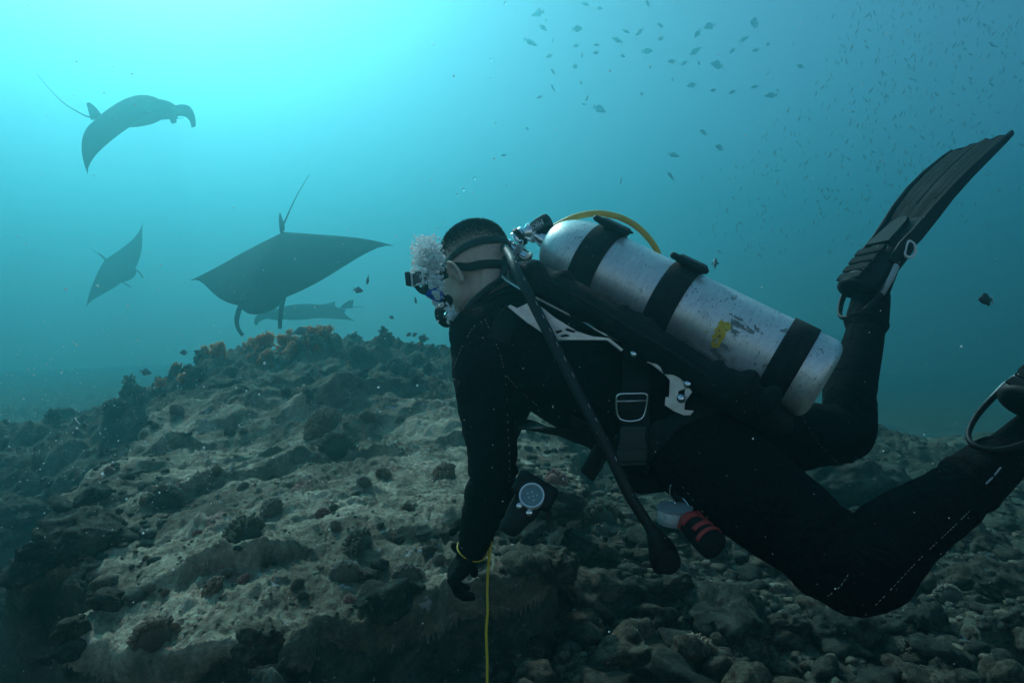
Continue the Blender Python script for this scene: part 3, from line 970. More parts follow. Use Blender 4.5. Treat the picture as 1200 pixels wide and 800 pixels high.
def lettering(txt, o, right, up, nrm, size, mat, name, parent):
    cu = bpy.data.curves.new(name, 'FONT'); cu.body = txt; cu.size = size; cu.align_x = 'CENTER'; cu.align_y = 'CENTER'; cu.extrude = 0.0003
    t = bpy.data.objects.new(name, cu); COL.objects.link(t)
    t.matrix_world = Matrix((right, up, nrm)).transposed().to_4x4()
    bpy.context.view_layer.update()
    me = bpy.data.meshes.new_from_object(t.evaluated_get(bpy.context.evaluated_depsgraph_get()))
    me.transform(Matrix.Translation(o) @ t.matrix_world)
    bpy.data.objects.remove(t)
    me.materials.clear(); me.materials.append(mat)
    return link(name, me, parent, kind="stuff") if False else link(name, me, parent)
lettering("MK9", LO + LAT * 0.0034, -KD, -KD.cross(LAT) if (-KD.cross(LAT)).dot(DOR) < 0 else KD.cross(LAT), LAT, 0.0185, M_white, "lettering", valve)

# ------------------------------------------------------------------ regulator: first stages, hoses, gauge
reg = thing("regulator", VB, "chrome regulator on the tank valve with yellow and black hoses and a gauge", "regulator")
fs = MB()
FD = (-DOR * 0.86 - TD * 0.30 + LAT * 0.30).normalized()
fs.lathe(VB - TD * 0.014 - DOR * 0.004, FD, [(0.0, 0.014), (0.004, 0.020), (0.012, 0.021), (0.014, 0.016), (0.020, 0.016), (0.022, 0.021), (0.032, 0.021), (0.034, 0.017)], 28)
first = fs.build("first_stage", M_chrome, reg, sharp=30)
g = MB(); g.lathe(VB - TD * 0.014 - DOR * 0.004 + FD * 0.012, FD, [(0, .0225), (.002, .0245), (.012, .0245), (.014, .0225)], 28)
g.build("yoke_ring", M_plastic, reg, sharp=30)
S2 = VB - TD * 0.012 - DOR * 0.058 + LAT * 0.012
sdir = (TD * 0.93 - DOR * 0.02 + LAT * 0.10).normalized()
g = MB(); g.lathe(S2 - sdir * 0.044, sdir, [(0, .010), (.003, .019), (.010, .021), (.026, .021), (.028, .0185), (.050, .0185), (.052, .022), (.066, .022), (.068, .019), (.086, .019), (.088, .012)], 28)
g.build("swivel_turret", M_chrome, reg, sharp=30)
for k, (a, t) in enumerate(((40, -.028), (110, -.020), (75, .004), (150, .012))):
    ra = R(a)
    pd = (LAT * math.sin(ra) - DOR * math.cos(ra)).normalized()
    g = MB(); g.lathe(S2 + sdir * t + pd * 0.017, pd, [(0, .0075), (.004, .0085), (.012, .0085), (.013, .006), (.022, .006)], 14)
    g.build("hose_fitting", M_chrome, reg, sharp=30)
g = MB(); g.box(S2 + sdir * .014 + LAT * .006, (sdir * 0.006, LAT * 0.022, DOR * 0.022), 0.003); g.build("clamp", M_grey, reg, sharp=30)
M_yhose = N("yellow_hose"); M_yhose.set(color=M_yhose.ramp(M_yhose.noise(40, 4), [(0.3, (0.62, 0.42, 0.06)), (0.7, (0.78, 0.56, 0.12))]), rough=0.5); M_yhose = M_yhose.m
g = MB()
g.tube(spline([P(640, 272, 1.70), P(655, 263, 1.68), P(675, 254, 1.665), P(700, 250, 1.66), P(724, 254, 1.665), P(744, 264, 1.68), P(760, 279, 1.70), P(771, 297, 1.73), P(776, 325, 1.75)], 8), 0.0078, 12)
g.build("yellow_hose", M_yhose, reg)
M_hose = N("black_hose"); M_hose.set(color=(0.011, 0.012, 0.013), rough=0.55, spec=0.4)
M_hose.bump(M_hose.noise(80, 3), 0.2, 0.003); M_hose = M_hose.m
hose_pts = spline([S2 - sdir * .03 + LAT * .02, P(598, 300, 1.53), P(606, 318, 1.47), P(628, 362, 1.415), P(655, 415, 1.375), P(686, 476, 1.335), P(712, 526, 1.31), P(735, 575, 1.30), P(758, 612, 1.295), P(768, 628, 1.295)], 10)
g = MB(); g.tube(hose_pts, [0.0095 + 0.0015 * min(1, i / 20) for i in range(len(hose_pts))], 14)
hose = g.build("black_hose", M_hose, reg)
pr = MB()
for i in range(14, len(hose_pts) - 28, 3):       # broken line of print along the hose
    if random.random() < 0.62:
        pts = []
        for q in (hose_pts[i], hose_pts[i].lerp(hose_pts[i + 1], .9)):
            n_ = (-q).normalized()
            tdir = (hose_pts[i + 1] - hose_pts[i]).normalized()
            n_ = (n_ - tdir * n_.dot(tdir)).normalized()
            sd_ = tdir.cross(n_)
            pts.append(q + (n_ * 0.80 + sd_ * -0.60 * (1 if sd_.x < 0 else -1)).normalized() * 0.0108)
        pr.tube(pts, 0.0006, 4)
pr.build("hose_print", M_white, hose, kind="stuff")
gp = MB()
GD = (P(782, 668, 1.30) - P(768, 628, 1.295)).normalized()
gl = V(0.95, 0.25, 0.1); gl = (gl - GD * gl.dot(GD)).normalized(); gn = GD.cross(gl)
gp.tube([P(764, 620, 1.295), P(768, 629, 1.295), P(773, 638, 1.295), P(777, 648, 1.297), P(780, 658, 1.298), P(782, 666, 1.30), P(782, 670, 1.30)],
        [(0.012, 0.013), (0.016, 0.017), (0.017, 0.024), (0.018, 0.029), (0.018, 0.030), (0.016, 0.027), (0.010, 0.018)], 24, flat=gn)
gauge = gp.build("gauge", M_rub, reg)
g = MB(); g.lathe(P(779, 655, 1.298) - gn * 0.016 * (1 if gn.y > 0 else -1), gn * (-1 if gn.y > 0 else 1), [(0, .022), (.004, .023), (.005, .019), (.0055, .004)], 28)
g.build("gauge_bezel", M_plastic, gauge, sharp=30)

# ------------------------------------------------------------------ buoyancy wing and harness
bcd = thing("buoyancy_harness", SP(0, 0, .14), "black buoyancy wing and harness with steel backplate, strapped on the diver", "harness")
wg = MB()
for sgn in (1, -1):
    wg.tube(spline([SP(-.325, .06 * sgn, .140), SP(-.29, .115 * sgn, .152), SP(-.20, .150 * sgn, .160), SP(-.08, .158 * sgn, .158), SP(.08, .150 * sgn, .150), SP(.20, .135 * sgn, .135), SP(.275, .085 * sgn, .125), SP(.295, 0.0, .120)], 5),
            [(0.034, 0.050)] * 36, 18, flat=DOR)
wg.tube([SP(-.33, -.08, .140), SP(-.335, 0, .140), SP(-.33, .08, .140)], [(0.026, 0.035)] * 3, 14, flat=DOR)
wg.box(SP(-.05, 0, .135), (TD * .27, LAT * .10, DOR * .012), 0.005)
for k in range(16):       # folds of the bladder
    s_ = -.28 + .55 * k / 15 + random.uniform(-.012, .012)
    wg.ellipsoid(SP(s_, .172 + random.uniform(-.012, .006), .158 + random.uniform(-.012, .012)), (TD * random.uniform(.014, .030), LAT * .026, DOR * random.uniform(.024, .040)), 14, 8)
link("wing", fused(wg, 0.0065, M_cord, "wing", 3), bcd)
bm = MB()    # binding tape round the wing's outer edge
bm.tube(spline([SP(-.31, .120, .160), SP(-.27, .175, .168), SP(-.20, .196, .168), SP(-.08, .205, .166), SP(.08, .197, .158), SP(.20, .180, .142), SP(.27, .13, .130)], 8), (0.0042), 8)
bm.build("binding", M_web, bcd)

# steel plate: flat back with folded, slotted edges, seen along its left side
plate = [(-.375, .085), (-.36, .125), (-.335, .150), (-.29, .166), (-.24, .165), (-.17, .150), (-.13, .135), (-.105, .150), (-.07, .150), (-.045, .128), (.02, .118), (.07, .135), (.12, .150), (.165, .150), (.19, .130), (.19, .0)]
full = plate + [(s, -l) for s, l in reversed(plate[:-1])]
pm_ = MB(); pm_.prism(full, SP(0, 0, .121), TD, LAT, DOR, 0.0018)
bp = pm_.build("backplate", M_steel, bcd, smooth=False)
for sgn in (1,):   # raised left flange with windows in it
    fm = MB()
    def fl_strip(a, b, w0, w1, up, th=0.0016):
        u = (b - a).normalized(); n_ = u.cross(up).normalized()
        fm.prism([(0, 0), ((b - a).length, 0), ((b - a).length, w1), (0, w0)], a, u, up, n_, th)
    fm.build if False else None
    F = lambda px, py, Y: P(px, py, Y)
    # upper horn
    def sheet(name, poly, Y0, Y1, holes=(), nrm=V(-.15, -.97, .2)):
        """a thin steel sheet cut to an outline, standing edge-on to the back"""
        x0 = min(p[0] for p in poly); x1 = max(p[0] for p in poly)
        yv = lambda x: Y0 + (Y1 - Y0) * (x - x0) / (x1 - x0)
        bmx = bmesh.new()
        vs = [bmx.verts.new(P(x, y, yv(x))) for x, y in poly]
        es = [bmx.edges.new((vs[i], vs[(i + 1) % len(vs)])) for i in range(len(vs))]
        for h in holes:
            hv = [bmx.verts.new(P(x, y, yv(x))) for x, y in h]
            es += [bmx.edges.new((hv[i], hv[(i + 1) % len(hv)])) for i in range(len(hv))]
        bmesh.ops.triangle_fill(bmx, use_beauty=True, use_dissolve=False, edges=es)
        bmesh.ops.recalc_face_normals(bmx, faces=bmx.faces)
        r = bmesh.ops.extrude_face_region(bmx, geom=list(bmx.faces))
        bmesh.ops.translate(bmx, verts=[e for e in r['geom'] if isinstance(e, bmesh.types.BMVert)], vec=nrm * -0.0022)
        bmesh.ops.recalc_face_normals(bmx, faces=bmx.faces)
        me = bpy.data.meshes.new(name); bmx.to_mesh(me); bmx.free()
        me.materials.append(M_steel)
        return link(name, me, bcd)
    sheet("plate_horn", [(595, 359), (598, 357), (606, 361), (625, 352), (650, 372), (676, 388), (694, 394), (714, 396), (730, 409), (728, 411), (711, 398), (690, 398), (653, 398), (640, 392), (618, 378)], 1.455, 1.415,
          holes=[[(650, 388), (657, 386), (660, 388), (653, 391)], [(664, 384), (676, 388), (672, 390), (662, 387)], [(655, 393), (664, 391), (669, 394), (658, 395)]], nrm=V(-.2, -.6, .77))
    sheet("plate_flange", [(760, 410), (764, 408), (785, 416), (800, 426), (836, 442), (832, 446), (806, 437), (800, 446), (806, 452), (811, 459), (803, 470), (802, 480), (813, 481), (809, 486), (801, 486), (789, 481), (779, 474), (780, 465), (784, 465), (785, 445), (779, 438), (763, 426), (758, 424), (764, 423), (777, 430), (784, 428), (764, 416)], 1.395, 1.345,
          holes=[[(795, 458), (803, 455), (802, 466), (794, 470)], [(798, 444), (804, 446), (808, 450), (802, 451)]], nrm=V(-.1, -.75, .65))
for (x, y, Y) in ((743, 414, 1.395), (806, 449, 1.352), (798, 466, 1.348)):
    g = MB(); c_ = P(x, y, Y); ax_ = (-c_.normalized() + V(0, 0, .35)).normalized()
    g.lathe(c_, ax_, [(-.008, .0085), (0, .0085), (.003, .0075), (.005, .0045), (.0055, .001)], 18)
    g.build("screw", M_chrome, bcd, sharp=40)

# straps on the diver's left side
bpy.context.view_layer.update()
st = MB(); ribbon(st, wetsuit, [(742, 412), (744, 440), (745, 470), (746, 500), (748, 535), (752, 560)], 0.060, 0.004, lift=0.010)
st.build("side_strap", M_web, bcd, sharp=50)
st = MB(); ribbon(st, wetsuit, [(603, 492), (630, 499), (660, 506), (690, 512), (716, 520), (745, 530)], 0.052, 0.003, lift=0.006)
st.build("chest_strap", M_web, bcd, sharp=50)
st = MB(); ribbon(st, wetsuit, [(672, 490), (690, 500), (700, 520), (702, 545)], 0.030, 0.003, lift=0.010)
st.build("crotch_strap", M_web, bcd, sharp=50)
st = MB(); ribbon(st, wetsuit, [(733, 560), (760, 520), (800, 492), (850, 470)], 0.050, 0.003, lift=0.006)
st.build("waist_strap", M_web, bcd, sharp=50)
st = MB(); ribbon(st, wetsuit, [(603, 365), (590, 380), (583, 400)], 0.050, 0.003, lift=0.004)
if st.v: st.build("shoulder_strap", M_web, bcd, sharp=50)

def flat_pt(px, py, lift):
    l, n_ = cast(wetsuit, px, py, 0)
    return l + n_ * lift if l is not None else P(px, py, 1.4)
c_ = flat_pt(743, 478, 0.028)
fu = V(1, 0, 0.02).normalized(); fn = (-c_).normalized(); fw = fn.cross(fu).normalized() * -1
fw = V(0.03, -0.10, 1).normalized()
dr = []
for k in range(24):
    a = R(200 + 320 * k / 23 - 0)
for x, y in ((-.031, .022), (-.024, .027), (0, .0275), (.024, .027), (.031, .022), (.031, .002), (.027, -.018), (.018, -.027), (0, -.030), (-.018, -.027), (-.027, -.018), (-.031, .002)):
    dr.append(c_ + fu * x + fw * y)
g = MB(); g.tube(spline(dr + [dr[0]], 4)[:-1], 0.0026, 8, closed=True); dring = g.build("d_ring", M_chrome, bcd)
g = MB(); g.tube([c_ + fu * -.030 + fw * .012 + fn * .002, c_ + fu * .030 + fw * .012 + fn * .002], 0.0019, 8); g.build("slide_bar", M_steel, dring)
g = MB(); g.box(c_ + fw * .004 - fn * .004, (fu * .026, fw * .016, fn * .003), 0.001); g.build("strap_keeper", M_web, bcd)
b_ = flat_pt(746, 520, 0.026)
g = MB(); g.box(b_ + fw * .026, (fu * .028, fw * .022, fn * .008), 0.004); g.box(b_ + fw * .004, (fu * .0305, fw * .006, fn * .0095), 0.003); g.box(b_ - fw * .012, (fu * .032, fw * .014, fn * .010), 0.004); g.box(b_ - fw * .030, (fu * .029, fw * .0035, fn * .007), 0.002)
g.build("buckle", plain("worn_black_plastic", (0.030, 0.034, 0.035), 0.5), bcd, sharp=30)
# pouch and tabs on the belly side
g = MB()
g.box(P(697, 541, 1.45), (V(.014, .0, -.012), V(.018, 0, .03), V(0, .012, 0)), 0.005)
g.build("strap_slider", M_plastic, bcd, sharp=30)
g = MB(); g.tube(spline([P(690, 500, 1.43), P(702, 512, 1.42), P(708, 530, 1.42), P(704, 548, 1.425), P(698, 552, 1.43)], 5), (0.004), 8); g.build("strap_loop", M_web, bcd)
pz = MB()
pz.tube([P(727, 548, 1.44), P(735, 562, 1.44), P(750, 568, 1.44), P(775, 566, 1.44), P(790, 560, 1.44)], [(0.012, 0.02), (0.018, 0.03), (0.02, 0.035), (0.018, 0.03), (0.01, 0.02)], 14)
link("belly_pad", fused(pz, 0.005, M_cord, "belly_pad", 3), bcd)
# yoke of hose round the neck, from the first stage over the shoulder
g = MB(); g.tube(spline([S2 + LAT * .02 - sdir * .03, P(590, 322, 1.60), P(570, 340, 1.58), P(552, 356, 1.56), P(541, 372, 1.56), P(534, 388, 1.58), P(533, 402, 1.60)], 8), 0.0085, 12)
nh = g.build("neck_hose", M_hose, reg)
rb_ = MB()
hp = spline([P(590, 322, 1.592), P(570, 340, 1.572), P(552, 356, 1.552), P(541, 372, 1.552)], 18)
for a in hp[::2]:
    rb_.ellipsoid(a + V(.004, -.004, -.004), (V(.0035, 0, .002), V(0, .003, 0), V(-.002, 0, .006)), 8, 6)
rb_.build("hose_ribs", M_rub, nh, kind="stuff")

# ------------------------------------------------------------------ mask, second stage
mask = thing("dive_mask", HP(.09, 0, .01), "black dive mask with silver lens rim and split rubber strap on the diver's head", "dive mask")
def head_path(pts, n=10):
    """a path hugging the head, given as (angle from the face towards the left, height, swell)"""
    out = []
    for a, h, sw in pts:
        d_ = HF * math.cos(R(a)) + HL * math.sin(R(a))
        o_ = HEAD_C + HU * h
        ok, loc, nor, idx = person.ray_cast(o_ + d_ * 0.3, -d_)
        out.append((loc + nor * sw) if ok else o_ + d_ * 0.09)
    return spline(out, n)
for name, pts in (("strap", [(62, .014, .006), (80, .016, .004), (100, .022, .004), (125, .032, .004), (150, .037, .004), (180, .038, .004), (210, .037, .004), (240, .032, .004), (262, .020, .004), (290, .014, .006)]),
                  ("strap", [(62, .006, .006), (80, .006, .005), (100, .000, .005), (125, -.012, .004), (150, -.020, .004), (180, -.022, .004), (210, -.020, .004), (240, -.012, .004), (262, .004, .005), (290, .006, .006)])):
    g = MB(); pth = head_path(pts)
    wv_ = [lerp(0.006, 0.0105, min(1, max(0, math.sin(math.pi * i / (len(pth) - 1)) * 1.4 - .35))) for i in range(len(pth))]
    g.tube(pth, [(w_, 0.0028) for w_ in wv_], 12, flat=HU)
    g.build(name, M_rub, mask)
fr = MB()
MO = HP(.104, 0, .006)
def mring(f, sx_, sz_, inset=0.0):
    out = []
    for k in range(40):
        a = 2 * math.pi * k / 40
        ca, sa = math.cos(a), math.sin(a)
        x = math.copysign(abs(ca) ** .55, ca) * sx_; z = math.copysign(abs(sa) ** .6, sa) * sz_
        out.append(MO + HF * (f - 0.020 * (x / sx_) ** 2) + HL * x + HU * z)
    return out
fr.rings([mring(-.030, .066, .040), mring(-.004, .074, .043), mring(.012, .078, .043), mring(.014, .074, .040), mring(.008, .070, .036), mring(-.030, .060, .034)], closed=True)
frame = fr.build("frame", M_rub, mask, sharp=50)
M_glass = plain("tempered_glass", (0.25, 0.45, 0.50), 0.05, trans=0.85, ior=1.45)
g = MB(); g.rings([mring(.0070, .069, .035), mring(.0105, .069, .035)]); g.build("lens", M_glass, mask, sharp=40)
# left side window with silver rim
wo = P(489.5, 325.5, 1.575); wx_ = V(0.93, -0.30, 0.13).normalized(); wz_ = V(-.10, 0.06, 0.99); wz_ = (wz_ - wx_ * wz_.dot(wx_)).normalized(); wn_ = wx_.cross(wz_)
g = MB()
rect = [(-.0165, -.0185), (.0165, -.0165), (.0165, .0170), (-.0165, .0190)]
rin = [(x * .76, z * .76) for x, z in rect]
def rloop(r, off): return [wo + wx_ * x + wz_ * z + wn_ * off for x, z in r]
g.rings([rloop(rect, -.006), rloop(rect, .004), rloop(rin, .004), rloop(rin, -.006)], closed=True)
g.build("window_rim", plain("silver_rim", (0.80, 0.82, 0.82), 0.4), mask, smooth=False)
g = MB(); g.box(wo - wn_ * .0025, (wx_ * .0125, wz_ * .0135, wn_ * .0012)); g.build("side_window", plain("dark_lens", (0.02, 0.05, 0.06), 0.1, spec=0.5), mask, smooth=False)
g = MB(); g.box(wo - wx_ * .021 + wn_ * .004, (wx_ * .005, wz_ * .016, wn_ * .010), 0.002); g.build("frame_side", M_rub, mask, sharp=30)
g = MB(); g.tube([wo + wx_ * .017 + wz_ * .002, P(505, 325.5, 1.60), P(515, 324.5, 1.605), P(524, 321, 1.612)], [(0.010, 0.005), (0.0085, 0.004), (0.0095, 0.004), (0.0095, 0.003)], 12, flat=wz_)
g.build("strap_clip", M_rub, mask)

mp_ = thing("mouth_regulator", HP(.13, 0, -.07), "regulator second stage with blue cover in the diver's mouth", "regulator")
so = P(508.5, 344.5, 1.60); sd_ = V(0.80, 0.42, -0.44).normalized()
g = MB(); g.lathe(so - sd_ * .021, sd_, [(0, .008), (.004, .0125), (.012, .014), (.034, .014), (.040, .0125), (.044, .008)], 26)
g.build("blue_cover", plain("blue_plastic", (0.02, 0.09, 0.62), 0.4), mp_, sharp=35)
g = MB(); g.lathe(so - sd_ * .034, sd_, [(0, .008), (.002, .012), (.014, .0115), (.015, .007)], 24); g.lathe(so + sd_ * .022, sd_, [(0, .009), (.003, .015), (.018, .016), (.026, .010)], 22)
g.build("second_stage", M_plastic, mp_, sharp=35)
g = MB(); g.lathe(HP(.118, 0, -.073), HF, [(-.02, .014), (0, .022), (.012, .032), (.022, .033), (.030, .026), (.034, .006)], 30); g.build("mouthpiece_body", M_plastic, mp_, sharp=35)
g = MB(); g.tube(spline([P(486, 332, 1.575), P(490, 338, 1.585), P(495, 342, 1.595), P(500, 343, 1.60)], 5), (0.0055), 10); g.build("exhaust_tee", M_rub, mp_)
g = MB(); g.tube(spline([P(520, 352, 1.62), P(527, 366, 1.61), P(530, 378, 1.60), P(531, 392, 1.60)], 6), 0.0065, 10); g.build("supply_hose", M_hose, mp_)
g = MB(); g.lathe(P(526, 369, 1.60), V(-.3, -.4, .8), [(-.008, .006), (-.006, .010), (.006, .010), (.008, .006)], 18); g.build("hose_joint", M_chrome, mp_, sharp=35)

# ------------------------------------------------------------------ torch held beside the forearm, line, spool, marker buoy
M_silver = plain("satin_silver", (0.86, 0.88, 0.90), 0.34, metal=0.35, spec=0.8)
torch = thing("dive_torch", P(617, 592, 1.36), "black dive torch with round silver LED face and two buttons beside the left forearm", "torch")
tax = V(-.50, -.16, -.85).normalized(); tsd = V(0.85, -.12, -.50); tsd = (tsd - tax * tsd.dot(tax)).normalized(); tfn = tsd.cross(tax)
if tfn.y > 0: tfn = -tfn
tc = P(622, 583, 1.36)
g = MB()
g.box(tc - tax * .016 + tsd * 0.000, (tsd * .044, tax * .026, tfn * .016), 0.007)
hb = g.build("head", M_plastic, torch, sharp=30)
g = MB(); g.tube([tc + tax * .006, tc + tax * .03, tc + tax * .046 - tsd * .003, tc + tax * .066 - tsd * .006, tc + tax * .078 - tsd * .008, tc + tax * .084 - tsd * .008], [(0.030, 0.016), (0.028, 0.017), (0.0235, 0.018), (0.0225, 0.018), (0.019, 0.015), (0.011, 0.009)], 22, flat=tsd)
g.build("handle", M_plastic, torch)
g = MB(); g.box(tc + tsd * .046 + tax * .012, (tsd * .0045, tax * .010, tfn * .012), .002); g.build("lug", M_plastic, torch, sharp=30)
fo = tc - tax * .004 + tfn * .024; fdr = (tfn * .93 - tax * .26 + tsd * -.20).normalized()
g = MB(); g.lathe(fo, fdr, [(-.016, .0225), (-.006, .0240), (.006, .0252), (.009, .0246), (.009, .0222), (.0025, .0202), (.002, .004)], 36)
face = g.build("reflector", M_silver, torch, sharp=30)
g = MB(); g.lathe(fo, fdr, [(.0035, .0202), (.0045, .0200), (.0046, .003)], 30); g.build("led_board", plain("dark_led_board", (0.16, 0.24, 0.26), 0.35), face, sharp=30)
M_led = plain("led_lens", (0.75, 0.80, 0.80), 0.1)
lu = (tsd - fdr * tsd.dot(fdr)).normalized(); lw = fdr.cross(lu)
for x, y in ((-.009, .0), (-.003, -.006), (-.003, .006), (.003, 0.0), (.008, -.006), (.0085, .005)):
    g = MB(); g.ellipsoid(fo + fdr * .0052 + lu * x + lw * y, (lu * .0017, lw * .0017, fdr * .0014), 10, 6); g.build("led", M_led, face)
for x, y in ((-.012, .024), (.011, .026)):
    g = MB(); c_ = tc + tsd * x + tax * y + tfn * .016
    g.lathe(c_, tfn, [(-.004, .0066), (.002, .0066), (.0035, .0060), (.005, .0030), (.0052, .0005)], 20); g.build("button", M_chrome, torch, sharp=40)

yl = MB()
lp = spline([P(560, 618, 1.52), P(570, 622, 1.54), P(575, 635, 1.55), P(573, 655, 1.55), P(571, 690, 1.55), P(571.5, 715, 1.55), P(570, 740, 1.55), P(571, 775, 1.55), P(571, 800, 1.55), P(572, 860, 1.56)], 10)
gz = ground_at(lp[-1].x, lp[-1].y)[0]
lp += [V(lp[-1].x + .004, lp[-1].y, lerp(lp[-1].z, gz.z, .5)), V(lp[-1].x, lp[-1].y + .01, gz.z)]
yl.tube(lp, 0.0030, 8)
yo = yl.build("yellow_line", M_yel, None, label="thin yellow line hanging from the diver's left forearm down to the reef", category="line")

M_spool = N("white_spool_line"); M_spool.set(color=M_spool.ramp(M_spool.noise(60, 5, 0.7, 1.5), [(0.3, (0.50, 0.50, 0.46)), (0.7, (0.80, 0.79, 0.75))]), rough=0.8); M_spool.bump(M_spool.noise(90, 4, 0.7, 2.0), 0.6, 0.004); M_spool = M_spool.m
spool = thing("line_spool", P(791, 602, 1.33), "white finger spool of line hanging under the diver's hip", "spool")
so2 = P(791, 602.5, 1.33); sxa = V(-.02, -.10, 1.0).normalized()
g = MB(); g.lathe(so2, sxa, [(-.0125, .026), (-.012, .0315), (-.008, .033), (0, .0335), (.008, .033), (.012, .0315), (.0125, .026)], 36); g.build("wound_line", M_spool, spool)
g = MB(); g.lathe(so2 - sxa * .0155, sxa, [(0, .012), (0, .034), (.002, .0350), (.003, .034), (.003, .012)], 36); g.lathe(so2 + sxa * .0125, sxa, [(0, .012), (0, .034), (.002, .0350), (.003, .034), (.003, .012)], 36)
g.build("spool_flange", M_grey, spool, sharp=40)
rg = thing("snap_ring", P(799, 576, 1.36), "thin steel ring with a clip at the diver's crotch strap", "ring")
g = MB(); rc = P(798, 574, 1.36)
g.tube([rc + V(.0225 * math.cos(a), -.004 * math.sin(a), .024 * math.sin(a)) for a in [2 * math.pi * k / 36 for k in range(36)]], 0.0016, 8, closed=True); g.build("ring", M_chrome, rg)
g = MB(); g.tube(spline([P(800, 583, 1.345), P(806, 590, 1.335), P(809, 598, 1.325), P(811, 607, 1.32), P(814, 616, 1.32)], 5), [0.0022] * 21, 8); g.ellipsoid(P(814.5, 617, 1.32), (V(.003, 0, 0), V(0, .003, 0), V(0, 0, .004)), 10, 6); g.ellipsoid(P(791, 589, 1.345), (V(.003, 0, 0), V(0, .003, 0), V(0, 0, .003)), 10, 6)
g.build("bolt_snap", M_chrome, rg)
g = MB(); g.tube([P(797, 556, 1.40), P(798, 570, 1.37), P(797, 584, 1.355), P(796, 588, 1.36)], [(0.012, 0.006), (0.015, 0.006), (0.014, 0.006), (0.008, 0.004)], 12, flat=V(1, 0, 0)); g.build("ring_strap", M_web, rg)

M_red = N("red_nylon"); M_red.set(color=M_red.ramp(M_red.noise(40, 4), [(0.3, (0.30, 0.018, 0.018)), (0.7, (0.46, 0.035, 0.03))]), rough=0.6); M_red.bump(M_red.noise(50, 4, 0.6, 1.0), 0.5, 0.006); M_red = M_red.m
buoy = thing("marker_buoy", P(822, 630, 1.32), "rolled red and black marker buoy hanging below the diver's hip", "marker buoy")
ba, bb_ = P(808, 613, 1.27), P(837, 640, 1.21)
bx_ = (bb_ - ba).normalized()
g = MB(); g.tube([ba - bx_ * .012, ba, ba + bx_ * .03, ba + bx_ * .055, bb_, bb_ + bx_ * .006], [0.008, 0.020, 0.025, 0.027, 0.026, 0.012], 26); roll = g.build("roll", M_cord, buoy)
u_ = (V(0, 0, 1) - bx_ * bx_.z).normalized(); w_ = bx_.cross(u_)
def rband(t0, t1, r0, a0, a1, name):
    g = MB(); rin = []
    n = 14
    for i in range(n + 1):
        a = R(lerp(a0, a1, i / n)); d_ = u_ * math.cos(a) + w_ * math.sin(a)
        rin.append([ba + bx_ * t0 + d_ * (r0 - .004), ba + bx_ * t0 + d_ * r0, ba + bx_ * (t0 + t1) / 2 + d_ * (r0 + .0012), ba + bx_ * t1 + d_ * r0, ba + bx_ * t1 + d_ * (r0 - .004)])
    g.rings(rin); g.build(name, M_red, buoy)
rband(.030, .040, .0275, -150, 60, "red_band"); rband(.050, .058, .0285, -70, 80, "red_band")
rband(-.006, .010, .0235, -30, 80, "red_band")
g = MB(); g.box(P(806, 625, 1.29), (V(.018, .002, -.019), V(.004, 0, .004), V(0, .004, 0)), .001); g.build("red_tab", M_red, buoy)
g = MB(); g.tube(spline([P(796, 617, 1.32), P(806, 612, 1.315), P(818, 603, 1.315), P(826, 610, 1.31), P(834, 618, 1.305)], 5), (0.009, 0.004), 10); g.build("red_flap", M_red, buoy)

